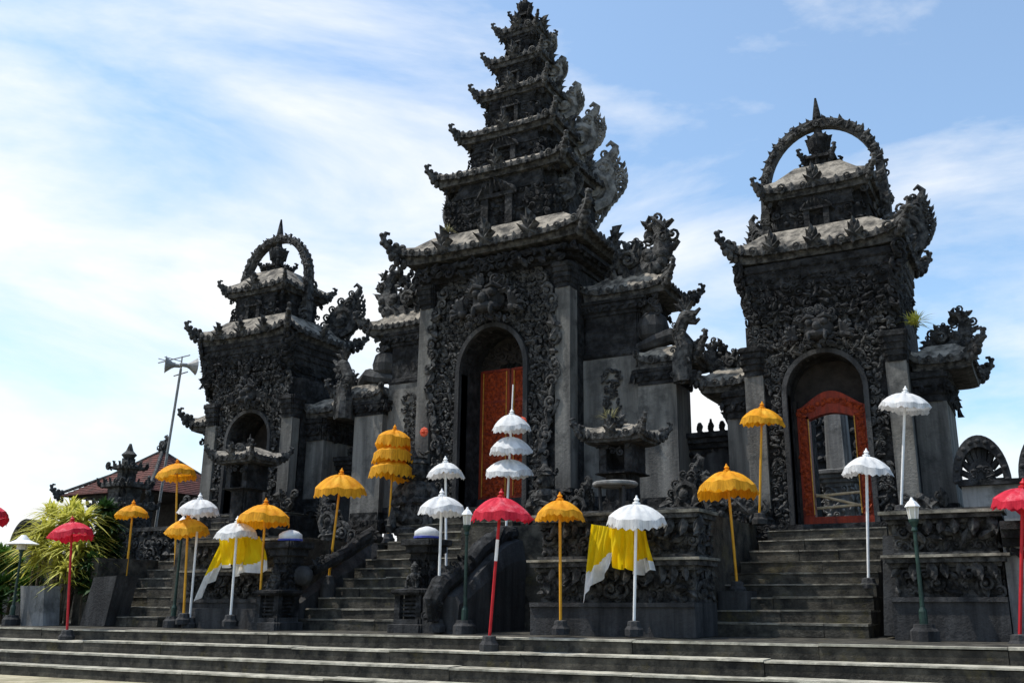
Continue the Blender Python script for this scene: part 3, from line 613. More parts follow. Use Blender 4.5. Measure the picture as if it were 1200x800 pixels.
# --- the two smaller gates, hoop-crowned
def small_gate(label, cx0, lean, dz, cy, door):
    cxf = lambda z: cx0+lean*(z-2)/8
    cx = cx0
    S_ = thing('temple_gate', label, 'gate', (cx, cy, 1.6+dz), 'dark stone temple gates')
    yf = cy-1.15; zb = 1.72+dz
    b = MB(); mould(b, cx, cy, [(1.4, 1.75, 1.42), (zb-.12, 1.75, 1.42), (zb-.1, 1.62, 1.32), (zb, 1.62, 1.32)], .15); carve(b, cx-1.6, cx-.75, zb-.3, zb, cy-1.42, .14, .19); carve(b, cx+.75, cx+1.6, zb-.3, zb, cy-1.42, .14, .19)
    b.build('plinth', 'dark_stone', S_)
    z1 = 5.45+dz*.3; a = .66; zs = 4.02+dz*.2; ra = .68
    sh = Matrix.Identity(4); sh[0][2] = lean/8; sh[0][3] = -lean/8*2
    # body with a passage right through
    b = MB(); arch_wall(b, cx-1.12, cx+1.12, zb+.001, z1, yf+.06, cy+1.1, cx, a, zs, ra)
    b.box(cx-1.4, cx-1.121, yf+.22, cy+1.05, zb+.001, z1-.05); b.box(cx+1.121, cx+1.4, yf+.22, cy+1.05, zb+.001, z1-.05)
    b.build('gate_body', 'dark_stone', S_)
    b = MB(); arch_ring(b, cx, a, zs, ra, zb+.001, yf-.03, yf+.25, .085); b.build('arch_rim', 'plain_stone', S_)
    b = MB()
    def zone(x, z):
        x = abs(x-cx)
        ins = x < a+.1 if z < zs else (x/(a+.1))**2+((z-zs)/(ra+.1))**2 < 1
        return (not ins) and x < (1.0+.05*sin(z*6) if z < 4.6+dz*.2 else 1.25)
    carve(b, cx-1.3, cx+1.3, zb+.02, z1+.1, yf+.02, .092, .135, zone, depth=1.0)
    b.build('arch_carving', 'carved_stone', S_)
    face_relief(S_, cx, yf-.12, zs+ra+.42, .55)
    for s_ in (-1, 1): pilaster(S_, *sorted((cx+s_*1.06, cx+s_*1.4)), yf-.03, yf+.25, zb+.002, 4.95+dz*.3)
    # flaring entablature carved all over
    ce = cxf(6)
    b = MB(); mould(b, ce, cy, steps(z1-.1, 6.52+dz*.25, 1.3, 1.42, 1.08, 1.22, 7), .12)
    body_lumps(b, ce, cy, 1.32, 1.16, z1-.1, 6.45+dz*.25, .12, .16)
    for sx in (-1, 1):
        for k in range(9):             # corner brackets
            motif(b, (ce+sx*(1.2+.03*k), cy-1.02-.02*k, z1-.2+.15*k), .34, sx*.7, 0, CURL)
            motif(b, (ce+sx*(1.22+.03*k), cy-.92-.02*k, z1-.2+.15*k), .3, sx*1.2, 1, LEAF)
    b.build('entablature', 'dark_stone', S_)
    cu = cxf(7); zr = 6.68+dz*.2
    t = MB(); dk = MB(); roof(t, dk, ce, cy, zr, 1.52, 1.3, .98, .84, .55, lift=.2, teeth=.2)
    for sx in (-1, 1):
        for sy in (-1, 1): tip(dk, ce+sx*1.52, cy+sy*1.3, zr+.2, .55, atan2(sy, sx))
    for px, py, fc in ((0, -1.3, 0), (-.75, -1.3, 0), (.75, -1.3, 0), (1.52, 0, pi/2), (-1.52, 0, -pi/2)):
        for k in range(5): motif(dk, (ce+px*.99, cy+py*.99, zr+.06+.07*(2-abs(k-2))), .34, fc, (k-2)*.5, LEAF)
    o = t.build('roof', 'roof_stone', S_); dk.build('eave', 'carved_stone', o)
    tier_set(S_, [(7.15+dz*.2, 7.62+dz*.2, .9, 8.06+dz*.2, 1.04, .62, .44)], .82, lambda z: cxf(7.6), cy)
    ct = cxf(8.5)
    b = MB(); crown(b, ct, cy, 8.62+dz*.15, .74); b.lathe([(.05, 9.7+dz*.15), (.09, 9.85+dz*.15), (.06, 10.05+dz*.15), (.02, 10.3+dz*.15)], ct, cy, 8); b.build('finial', 'dark_stone', S_)
    # openwork hoop rising over the finial
    b = MB(); zh = 8.42+dz*.15; P = []; rx, rz = 1.12, 1.28
    P += [(ct-rx, cy, 7.1+dz*.2), (ct-rx-.02, cy, 7.8+dz*.2)]+[(ct+rx*cos(pi-pi*i/24), cy, zh+rz*sin(pi-pi*i/24)) for i in range(25)]+[(ct+rx+.03, cy, 7.8+dz*.2), (ct+rx+.02, cy, 7.1+dz*.2)]
    b.rings([[tuple(Vector(p)+Vector((ox*(p[0]-ct)/rx*1.0, oy, ox*max(0, (p[2]-zh))/rz))) for ox, oy in ((-.08, -.1), (.08, -.12), (.1, 0), (.08, .12), (-.08, .1))] for p in P])
    for i, p in enumerate(P):
        for j in range(2):
            q = Vector(p); f_ = (i/(len(P)-1)-.5)*2
            motif(b, q+Vector((random.uniform(-.05, .05), -.12, random.uniform(-.06, .06))), .17, 0, depth=.6)
        a_ = atan2(max(0, p[2]-zh)/rz, (p[0]-ct)/rx) if p[2] > zh else (0 if p[0] > ct else pi)
        motif(b, (p[0]+.07*cos(a_), cy-.05, p[2]+.07*sin(a_)), random.uniform(.12, .2), 0, pi/2-a_+random.uniform(-.9, .5), LEAF); motif(b, (p[0]+.07*cos(a_+.05), cy+.05, p[2]+.07*sin(a_+.05)), random.uniform(.12, .18), pi, None, CURL)
    for sx in (-1, 1):
        for k in range(12): motif(b, (ct+sx*(1.1+.08*sin(k)), cy-.2+.04*k, 7.2+dz*.2+.1*k), .32, sx*pi/4)
    b.build('hoop', 'carved_stone', S_)
    for sx in (-1, 1):
        roof_wing(S_, cxf(7), cy, sx, 1.02, 6.65+dz*.2, .8, 1.55, .8, 60+sx, 'carved_stone', thick=.24, hook=.2)
        side_wing(S_, cx, cy, sx, 1.4, 1.92, yf+.5, cy+1.0, zb+.15, 3.75+dz*.5, 4.42+dz*.5, 2.42, 4.9, swirl_s=.66, roof_h=.36)
        motifm = MB()
        for k in range(9): motif(motifm, (cx+sx*(1.2+.07*k), yf-.12, zb+.12+random.uniform(-.06, .25)), .3, 0)
        motifm.build('foot_scrolls', 'carved_stone', S_)
    if door == 'open':
        f_ = MB(); y0 = yf+.42; y1 = yf+.6; wi = .40; wo_ = .6; zi = 3.66; zo = 4.0
        f_.box(cx-wo_, cx-wi, y0, y1, zb+.06, zi); f_.box(cx+wi, cx+wo_, y0, y1, zb+.06, zi); f_.box(cx-wo_, cx+wo_, y0-.02, y1, zb+.0, zb+.16)
        n = 12                          # humped head of the frame
        def hump(t, base, hgt): return base+hgt*(.5+.5*cos(pi*t))**.7
        for i in range(n):
            ta, tb_ = -1+2*i/n, -1+2*(i+1)/n
            v = [(cx+wo_*ta, yy, hump(ta, zi-.12, .16) if abs(ta) < .68 else zi) for yy in (y0, y1)]+[(cx+wo_*tb_, yy, hump(tb_, zi-.12, .16) if abs(tb_) < .68 else zi) for yy in (y0, y1)]
            v += [(cx+wo_*ta, yy, hump(ta, zi+.14, .3)) for yy in (y0, y1)]+[(cx+wo_*tb_, yy, hump(tb_, zi+.14, .3)) for yy in (y0, y1)]
            f_.add(v, [(0, 2, 6, 4), (1, 5, 7, 3), (0, 1, 3, 2), (4, 6, 7, 5), (0, 4, 5, 1), (2, 3, 7, 6)])
        o = f_.build('door_frame', 'orange_wood', S_)
        for s_ in (-1, 1):
            c = MB(); c.box(*sorted((cx+s_*(wi+.04), cx+s_*(wo_-.04))), y0-.012, y0-.002, zb+.2, zi-.1); carve(c, *sorted((cx+s_*(wi+.03), cx+s_*(wo_-.03))), zb+.2, zi, y0-.01, .085, .13, depth=.5); c.build('frame_relief', 'carved_orange', o)
        c = MB()
        for i in range(11): t = -.9+1.8*i/10; motif(c, (cx+wo_*t, y0-.01, hump(t, zi+.04, .22)), .17, depth=.5)
        c.build('frame_relief', 'carved_orange', o)
        for s_ in (-1, 1): g_ = MB(); g_.box(cx+s_*wi-.008, cx+s_*wi+.008, y0-.03, y0-.003, zb+.2, zi-.05); g_.build('gilt_moulding', 'gilt', o)
        b = MB()                       # masonry between frame and vault
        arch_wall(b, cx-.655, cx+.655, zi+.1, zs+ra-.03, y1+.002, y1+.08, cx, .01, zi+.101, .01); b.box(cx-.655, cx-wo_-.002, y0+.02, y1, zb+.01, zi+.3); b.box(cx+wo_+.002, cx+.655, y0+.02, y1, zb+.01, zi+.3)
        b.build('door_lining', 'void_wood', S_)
        for s_ in (-1, 1):             # leaves folded back into the passage
            d = MB(); d.box(*sorted((cx+s_*.58, cx+s_*.63)), y1+.02, y1+.62, zb+.08, 3.9); d.build('door_leaf', 'orange_wood', S_)
    else:
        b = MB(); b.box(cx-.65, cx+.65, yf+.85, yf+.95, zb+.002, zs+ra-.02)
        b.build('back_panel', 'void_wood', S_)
    return S_
small_gate('right hoop-topped stone gate with an open orange door frame', -3.18, .06, 0, 17.6, 'open')
small_gate('left hoop-topped stone gate with a dark arched recess', -16.78, -.78, .72, 17.6, 'dark')

# ------------------------------------------------------------------ things about the gates
def little_shrine(name, label, x, y, z0, zroof, rw, bw, ztop, group=None):
    root = thing(name, label, 'shrine', (x, y, z0), group)
    b = MB(); mould(b, x, y, [(z0, bw*1.35, bw*1.35), (z0+.12, bw*1.35, bw*1.35), (z0+.14, bw*1.1, bw*1.1), (z0+.3, bw*1.1, bw*1.1), (z0+.32, bw*.8, bw*.8)]+[(zroof-.45*(zroof-z0)*.9, bw*.8, bw*.8)]+steps(zroof-.44*(zroof-z0)*.9, zroof-.62, bw*.9, bw*1.25, bw*.9, bw*1.25, 3), .08)
    body_lumps(b, x, y, bw*.95, bw*.95, z0+.1, z0+.34, .11, .15)
    b.build('shaft', 'dark_stone', root)
    c = MB(); hw = bw*1.0
    c.box(x-hw, x+hw, y-.02, y+hw, zroof-.615, zroof-.12); c.box(x-hw, x-hw*.55, y-hw, y-.022, zroof-.615, zroof-.12); c.box(x+hw*.55, x+hw, y-hw, y-.022, zroof-.615, zroof-.12)
    carve(c, x-hw, x+hw, zroof-.3, zroof-.1, y-hw-.01, .11, .15)
    c.build('cella', 'dark_stone', root)
    t = MB(); dk = MB(); roof(t, dk, x, y, zroof, rw, rw*.85, rw*.3, rw*.26, (ztop-zroof)*.62, lift=.14, teeth=.13, n=10, drop=.1)
    for sx in (-1, 1):
        for sy in (-1, 1): tip(dk, x+sx*rw, y+sy*rw*.85, zroof+.12, .34, atan2(sy, sx))
    crown(dk, x, y, zroof+(ztop-zroof)*.6, (ztop-zroof)*.42)
    for k in range(5): motif(dk, (x, y-rw*.86, zroof+.1+.05*(2-abs(k-2))), .26, 0, (k-2)*.5, LEAF)
    for k in range(10): motif(dk, (x+random.uniform(-.12, .12), y-rw*.5, zroof+random.uniform(.1, .3)), .2)
    o = t.build('roof', 'roof_stone', root); dk.build('eave', 'carved_stone', o)
    return root
little_shrine('stone_shrine', 'small roofed stone shrine standing before the dark recess of the left gate', -15.22, 15.0, 1.7, 3.4, .56, .3, 3.85, 'small stone shrines')
little_shrine('stone_shrine', 'small roofed stone shrine right of the tallest gate, over the white umbrella', -6.25, 14.6, 1.73, 3.12, .55, .3, 3.5, 'small stone shrines')
# grass tuft on the shrine roof etc.
def blades(mb, c, n, ln, w_, spread, rng, up=.6, droop=.5, base=.05):
    for i in range(n):
        a = rng.uniform(0, 2*pi); el = rng.uniform(up, 1.45); l = ln*rng.uniform(.6, 1.1); ww = w_*rng.uniform(.7, 1.2)
        p = Vector(c)+Vector((rng.uniform(-base, base), rng.uniform(-base, base), 0)); d = Vector((cos(a)*cos(el)*spread, sin(a)*cos(el)*spread, sin(el))).normalized()
        side = d.cross(Vector((0, 0, 1))).normalized(); v = []; f = []
        for k in range(6):
            t = k/5; q = p+d*l*t+Vector((d.x, d.y, 0))*l*t*t*droop*.6-Vector((0, 0, 1))*l*t*t*droop*(1.2-el*.5)
            wk = ww*(.35+1.6*t*(1-t)+.2*(1-t))*(1-t**4*.95)
            v += [tuple(q-side*wk), tuple(q+side*wk)]
            if k: f.append((2*k-2, 2*k-1, 2*k+1, 2*k))
        mb.add(v, f)
rng = random.Random(3)
def tuft(label, p, n, ln, m):
    b = MB(); blades(b, p, n, ln, .012, 1, rng, .3, .6, .08); tag(b.build('grass_tuft', m), label, 'plant', 'weeds growing on the stonework')
tuft('thin dry weeds sprouting on the small shrine roof right of the tallest gate', (-6.35, 14.3, 3.42), 40, .34, 'dry_grass')
tuft('yellow green weeds sprouting on the right gate beside its scroll', (-1.62, 16.75, 5.1), 90, .36, 'leaf_yellow')
tuft('small weeds growing on the front of the tallest gate under its second roof', (-10.9, 16.0, 8.3), 40, .2, 'dry_grass')

# round stone offering table in front of the shrine
o = thing('offering_table', 'round topped thin stone offering table behind the yellow sash', 'table', (-5.95, 13.6, 1.74))
b = MB(); b.lathe([(.34, 2.2), (.36, 2.22), (.36, 2.25), (.33, 2.27)], -5.95, 13.6, 20); b.build('table_top', 'pale_wall', o)
for x, y in ((-.2, -.1), (.18, -.12), (0, .2)):
    b = MB(); b.tube([(-5.95+x, 13.6+y, 1.74), (-5.95+x*1.1, 13.6+y*1.1, 2.199)], .028, 8); b.build('leg', 'plain_stone', o)

# carved wing stones on the terrace edge
for i, (x, y, z, s_, sx, lb) in enumerate(((-5.85, 15.9, 1.72, 1.0, 1, 'dark flame-shaped carved stone at the right foot of the tallest gate'), (-4.75, 15.6, 1.72, .72, -1, 'dark flame-shaped carved stone left of the right gate foot'),
                                          (-7.75, 15.6, 1.72, .75, 1, 'dark flame-shaped carved stone beside the shrine under the tallest gate'), 
                                          (-12.9, 15.4, 1.55, .9, -1, 'dark flame-shaped carved stone left of the triple yellow umbrella'))):
    b = MB(); flame(b, T3((x, y, z)) @ SCL(sx, 1, 1), .55*s_, 1.05*s_, thick=.24, seed=80+i)
    for k in range(10): motif(b, (x+random.uniform(-.35, .45), y-.1, z+random.uniform(.05, .4)), .3)
    if sx < 0: pass
    tag(b.build('carved_stone', 'carved_stone'), lb, 'carving', 'flame carvings on the terrace')

# linking walls with crests
def wall(label, x0, x1, y0, y1, z0, z1, crest=True, m='dark_stone', name='stone_wall'):
    root = thing(name, label, 'wall', ((x0+x1)/2, (y0+y1)/2, z0), 'walls beside the gates')
    b = MB(); b.box(x0, x1, y0, y1, z0, z1-.3); b.build('masonry', 'plain_stone' if m == 'dark_stone' else m, root)
    c = MB(); c.box(x0, x1, y0-.08, y1+.08, z1-.298, z1-.2); c.box(x0, x1, y0-.14, y1+.14, z1-.198, z1-.1); c.box(x0, x1, y0-.2, y1+.2, z1-.098, z1)
    carve(c, x0, x1, z1-.45, z1-.28, y0-.02, .14, .17); c.build('coping', 'dark_stone', root)
    if crest:
        k = MB(); n = max(2, int((x1-x0)/.2))
        for i in range(n):
            x = x0+(i+.5)*(x1-x0)/n; h = .34 if i % 2 else .24
            k.lathe([(.07, z1), (.08, z1+.06), (.045, z1+.12), (.07, z1+.2), (.03, z1+.28), (.02, z1+h)], x, (y0+y1)/2, 8)
            motif(k, (x, (y0+y1)/2-.06, z1+.14), .18, 0, 0, LEAF)
        k.build('crest', 'carved_stone', root)
    return root
wall('dark crested wall joining the tallest gate to the right gate', -6.04, -5.12, 17.5, 18.1, 1.7, 3.62)
wall('dark crested wall joining the left gate to the tallest gate', -14.85, -13.9, 17.5, 18.1, 1.7, 3.75)
# right-hand end wall with pierced lunette
w_ = wall('grey weathered low wall at the far right edge below the red umbrella', -.52, 6, 13.15, 14.1, 0, 1.42, crest=False, m='pale_wall')
r = thing('boundary_wall', 'grey boundary wall right of the open gate carrying a pierced half-round crest', 'wall', (-.8, 16.2, 1.6), 'walls beside the gates')
b = MB(); b.box(-1.12, 6, 16.1, 16.6, 1.6, 2.2); b.build('masonry', 'pale_wall', r)
c = MB(); c.box(-1.16, 6, 16.0, 16.7, 2.202, 2.28); c.build('coping', 'dark_stone', r)
def lunette(cx, rx, rz, z, y):
    b = MB(); n = 20
    arch = lambda q: [(cx+rx*q*cos(pi*i/n), z+rz*q*sin(pi*i/n)) for i in range(n+1)]
    A, B_ = arch(.74), arch(1.0)
    b.rings([[(a[0], y, a[1]), (o_[0], y, o_[1]), (o_[0], y+.3, o_[1]), (a[0], y+.3, a[1])] for a, o_ in zip(A, B_)])
    A, B_ = arch(.05), arch(.48)
    b.rings([[(a[0], y+.06, a[1]), (o_[0], y+.06, o_[1]), (o_[0], y+.24, o_[1]), (a[0], y+.24, a[1])] for a, o_ in zip(A, B_)])
    for i in range(11):               # ribs between: round holes stay open to the sky
        a = pi*(i+.0)/10; b.tube([(cx+rx*.46*cos(a), y+.15, z+rz*.46*sin(a)), (cx+rx*.76*cos(a), y+.15, z+rz*.76*sin(a))], .05, 6)
        motif(b, (cx+rx*.3*cos(a), y+.05, z+rz*.3*sin(a)), .13)
        motif(b, (cx+rx*.87*cos(a), y+.0, z+rz*.87*sin(a)), .08, kind=ICO)
    return b
lunette(-.82, .42, .72, 2.282, 16.15).build('lunette', 'plain_stone', r)
lunette(.12, .42, .72, 2.282, 16.15).build('lunette', 'plain_stone', r)
# left boundary wall with meru pillar and far arch
r = thing('boundary_wall', 'dark carved wall left of the left gate with tiered stone pillar', 'wall', (-20.3, 16.9, 1.0), 'walls beside the gates')
b = MB(); b.box(-21.9, -18.7, 16.7, 17.3, 1.0, 2.15); b.box(-21.9, -18.7, 16.62, 17.38, 2.152, 2.25); carve(b, -21.9, -18.7, 1.3, 2.15, 16.68, .2, .28); b.build('masonry', 'carved_stone', r)
b = MB(); x, y = -21.45, 16.9
mould(b, x, y, [(1.0, .42, .42), (2.5, .42, .42)]+steps(2.5, 2.9, .46, .62, .46, .62, 3)+[(2.95, .34, .34), (3.2, .34, .34)]+steps(3.2, 3.45, .36, .48, .36, .48, 2)+[(3.5, .22, .22), (3.72, .22, .22)]+steps(3.72, 3.9, .24, .33, .24, .33, 2)+[(3.95, .16, .16), (4.1, .16, .16)], .14)
b.lathe([(.12, 4.1), (.2, 4.2), (.1, 4.3), (.03, 4.5)], x, y, 10)
for z_, w_2 in ((2.9, .6), (3.45, .46), (3.9, .32)):
    for sx in (-1, 1):
        for sy in (-1, 1): tip(b, x+sx*w_2*.9, y+sy*w_2*.9, z_-.05, .26*w_2+.08, atan2(sy, sx))
    edge_rows(b, x, y, z_, w_2, w_2, .2, .2)
body_lumps(b, x, y, .4, .4, 1.4, 2.5, .18, .24)
b.build('tiered_pillar', 'carved_stone', r)
r = thing('boundary_wall', 'dark arched crest of a wall behind the shrubs at the far left', 'wall', (-23, 15.2, -.8), 'walls beside the gates')
b = MB(); b.box(-40, -22.2, 15.1, 15.5, -.875, 1.7); b.build('masonry', 'plain_stone', r)
lunette(-22.75, .55, .75, 1.702, 15.15).build('lunette', 'dark_stone', r)

# naga balustrades on the middle stairs
r = thing('serpent_balustrade', 'massive smooth dark stone balustrade with serpent body right of middle stairs', 'balustrade', (-8.25, 13.2, 0), 'serpent balustrades of the middle stairs')
b = MB(); prof = [(12.25, .55), (12.6, .72), (13.0, .98), (13.4, 1.22), (13.8, 1.42), (14.2, 1.52), (14.75, 1.5)]
R = []
for y, z in prof: R.append([(-8.58, y, 0), (-7.95, y, 0), (-7.93, y, z*.75), (-8.0, y, z*.96), (-8.2, y, z), (-8.45, y, z), (-8.58, y, z*.9)])
carve(b, 12.3, 14.6, .15, 1.2, 0, .3, .16, face=pi/2, org=-7.95, inside=lambda y, z: z < .35+(y-12.25)*.55 and random.random() < .5, depth=.35)
b.rings(R); b.build('flank_block', 'plain_stone', r)
b = MB(); b.tube([(-8.3, 12.15, .2), (-8.3, 12.1, .48), (-8.26, 12.25, .7), (-8.24, 12.55, .82), (-8.24, 12.95, 1.0), (-8.22, 13.25, 1.26), (-8.2, 13.55, 1.4), (-8.2, 13.9, 1.55), (-8.2, 14.4, 1.6)], [.1, .15, .17, .15, .14, .15, .16, .15, .12], 10)
for i in range(14): motif(b, (-8.28+random.uniform(-.15, .15), 12.1, random.uniform(.2, .7)), .16)
for i in range(60):
    t = random.random(); motif(b, (-8.2+random.uniform(-.1, .12), 12.3+1.9*t, .86+.72*t+random.uniform(-.05, .1)), .13, random.uniform(0, 1.5), depth=.6)
b.build('serpent_body', 'dark_stone', r)
r = thing('serpent_balustrade', 'low stone balustrade with round boulder and serpent head left of middle stairs', 'balustrade', (-12.0, 13.4, 0), 'serpent balustrades of the middle stairs')
b = MB(); R = []
for y, z in [(13.0, .45), (13.4, .7), (13.9, .95), (14.6, 1.3), (15.3, 1.6)]: R.append([(-12.3, y, 0), (-11.76, y, 0), (-11.76, y, z*.85), (-11.9, y, z), (-12.15, y, z), (-12.3, y, z*.85)])
b.rings(R); b.build('flank_block', 'plain_stone', r)
b = MB(); c0 = at(355, 674, 12.85); b.lathe([(.02, -.17), (.1, -.15), (.16, -.07), (.175, 0), (.16, .08), (.1, .15), (.02, .17)], n=14, M=T3(c0)); b.build('boulder', 'plain_stone', r, smooth=True)
b = MB(); P = [at(368, 668, 13.0), at(385, 658, 13.4), at(405, 648, 13.9), at(422, 634, 14.3), at(436, 626, 14.5), at(446, 632, 14.5)]
b.tube(P, [.09, .11, .12, .14, .16, .07], 9)
for k in range(len(P)-1):
    for j in range(7): motif(b, P[k].lerp(P[k+1], j/7)+Vector((random.uniform(-.06, .06), -.1, random.uniform(-.08, .12))), .14, depth=.7)
b.build('serpent_body', 'dark_stone', r)
for q in P[3:]: pass

# stone lantern posts with a crouching figure and a cloth-wrapped cap
def lantern_post(label, x, y, ztop):
    r = thing('stone_lantern', label, 'lantern', (x, y, 0), 'stone lanterns flanking the middle stairs')
    b = MB(); mould(b, x, y, [(0, .34, .34), (.12, .34, .34), (.13, .28, .28), (.2, .28, .28)], .06); b.build('base', 'plain_stone', r)
    c = MB()
    for sx in (-1, 1):
        for sy in (-1, 1): c.box(x+sx*.2-.05, x+sx*.2+.05, y+sy*.2-.05, y+sy*.2+.05, .202, .56)
    c.box(x-.14, x+.14, y-.14, y+.14, .202, .56)
    for k in range(5): c.box(x-.149, x+.149, y-.2, y-.141, .24+.06*k, .27+.06*k); c.box(x+.141, x+.2, y-.149, y+.149, .24+.06*k, .27+.06*k)
    mould(c, x, y, [(.562, .28, .28), (.6, .32, .32), (.64, .32, .32), (.66, .2, .2)], .06)
    c.build('lantern_box', 'dark_stone', r)
    stone_figure(r, 'guardian_statue', x, y-.1, .64, .42)
    d = MB(); mould(d, x, y+.2, [(.2, .16, .16), (1.1, .15, .15)]+steps(1.1, ztop-.14, .2, .32, .2, .32, 3), .06); body_lumps(d, x, y+.2, .15, .15, .5, ztop-.2, .1, .13); d.build('post', 'dark_stone', r)
    e = MB(); e.lathe([(.18, ztop-.12), (.205, ztop-.11), (.2, ztop-.03), (.13, ztop+.02), (.03, ztop+.05)], x, y+.2, 14); e.build('cloth_cap', 'white_cloth', r, smooth=True)
    f = MB(); f.lathe([(.212, ztop-.14), (.215, ztop-.11), (.2, ztop-.11), (.19, ztop-.14)], x, y+.2, 14); f.build('cloth_hem', 'blue_trim', r)
lantern_post('dark stone lantern with white cloth cap at right foot of middle stairs', -8.9, 12.55, 1.58)
lantern_post('dark stone lantern with white cloth cap at left foot of middle stairs', -11.78, 12.55, 1.62)

# courtyard seen through the open doorway
r = thing('courtyard_wall', 'grey stone courtyard building seen through the open orange doorway', 'building', (-3.9, 23.5, 1.7))
b = MB(); b.box(-6.4, -2.7, 23.5, 25, 1.701, 3.0); b.box(-6.3, -2.8, 23.9, 25, 3.302, 5.4); carve(b, -6.2, -2.9, 3.5, 5.3, 23.88, .3, .38); b.build('masonry', 'plain_stone', r)
b = MB(); b.box(-6.5, -2.6, 23.4, 25.1, 3.002, 3.12); b.box(-6.6, -2.5, 23.3, 25.2, 3.122, 3.3); b.build('coping', 'plain_stone', r)
for q, (cxx, hw_, zt_) in enumerate(((-4.15, .34, 5.2), (-3.1, .26, 4.4))):
    c = MB(); mould(c, cxx, 22.6+q*.3, [(1.71, hw_*1.5, hw_*1.5), (2.1, hw_*1.5, hw_*1.5), (2.12, hw_, hw_), (3.0, hw_, hw_)]+steps(3.0, 3.4, hw_*1.1, hw_*1.6, hw_*1.1, hw_*1.6, 4)+[(3.42, hw_*.8, hw_*.8), (zt_, hw_*.7, hw_*.7)], .1); body_lumps(c, cxx, 22.6+q*.3, hw_, hw_, 2.2, 3.0, .16, .2); c.build('shrine_post', 'plain_stone' if q else 'pale_wall', r)
r = thing('bamboo_barrier', 'pale bamboo poles barring the open orange doorway', 'barrier', (-3.3, 17.6, 1.72))
for za, zb_ in ((2.28, 2.34), (2.06, 2.12), (2.36, 2.0)):
    b = MB(); b.tube([(-3.82, 17.3, za), (-2.54, 17.3+random.uniform(0, .04), zb_)], .025, 8); b.build('pole', 'bamboo', r)

# ------------------------------------------------------------------ umbrellas
KIND = {'y': ('yellow_cloth', 'gold_fringe', 'yellow_paint'), 'w': ('white_cloth', 'white_fringe', 'white_paint'), 'r': ('red_cloth', 'red_fringe', 'red_paint')}
def canopy(root, R, z, h, drop, cm, fm, seed, tilt=0, th=0, billow=0):
    rg = random.Random(seed); n = 48
    M = T3((0, 0, z)) @ RZ(th) @ RX(tilt)
    sagr = [rg.uniform(.6, 1.5) for _ in range(12)]; rs = [1+rg.uniform(-.025, .025) for _ in range(12)]; p1 = rg.uniform(0, 6)
    def edge(a):
        k = a/(2*pi)*12; i0 = int(k) % 12; fr = k-int(k); return rs[i0]*(1-fr)+rs[(i0+1) % 12]*fr, sagr[int(k) % 12], .02*sin(a*2+p1)+.012*sin(a*5+p1*2)
    b = MB(); rings = []
    for k, q in enumerate((.03, .2, .4, .6, .8, .93, 1.0)):
        ring = []
        for i in range(n):
            a = 2*pi*i/n; rib = .5+.5*cos(a*12); es, sg_, dz_ = edge(a); zz = h*(1-q**2.3)-.045*sg_*(1-rib)*sin(q*pi*.85)*R*2+dz_*q*q
            bl = billow*q*q*max(0, cos(a))
            e2 = 1+(es-1)*q+.022*rib*q*q; ring.append((R*q*cos(a)*e2+bl, R*q*sin(a)*e2, zz-bl*.35))
        rings.append(ring)
    b.rings(rings, cap0=True, cap1=False, M=M)
    o = b.build('canopy', cm, None, smooth=True); o.parent = root
    f = MB(); rings = []; ph = rg.uniform(0, 6)
    for k, q in enumerate((0, .35, .7, 1)):
        ring = []
        for i in range(n):
            a = 2*pi*i/n; bl = billow*max(0, cos(a)); wv = .02*sin(a*9+ph)*q+.012*sin(a*23+ph*2)*q
            es, sg_, dz_ = edge(a); rib = .5+.5*cos(a*12); dz = drop*q*(1+(.14 if i % 2 else -.16)*(1 if k == 3 else 0)+.16*sin(a*3+ph))-dz_+.045*sg_*(1-rib)*sin(pi*.85)*R*2
            r_ = R*(es+.022*rib+.004)+wv+.02*q
            ring.append((r_*cos(a)+bl*(1+q*.6), r_*sin(a), -dz-bl*.35+bl*q*.6))
        rings.append(ring)
    f.rings(rings, cap0=False, cap1=False, M=M)
    q = f.build('fringe', fm, None, smooth=True); q.parent = o
    # spokes below the cloth
    sp = MB()
    for i in range(12):
        a = 2*pi*i/12; sp.tube([(.02*cos(a), .02*sin(a), -.02), (R*.95*cos(a), R*.95*sin(a), .006)], .006, 4, M)
    s_ = sp.build('spokes', 'bamboo', None); s_.parent = o
    return o
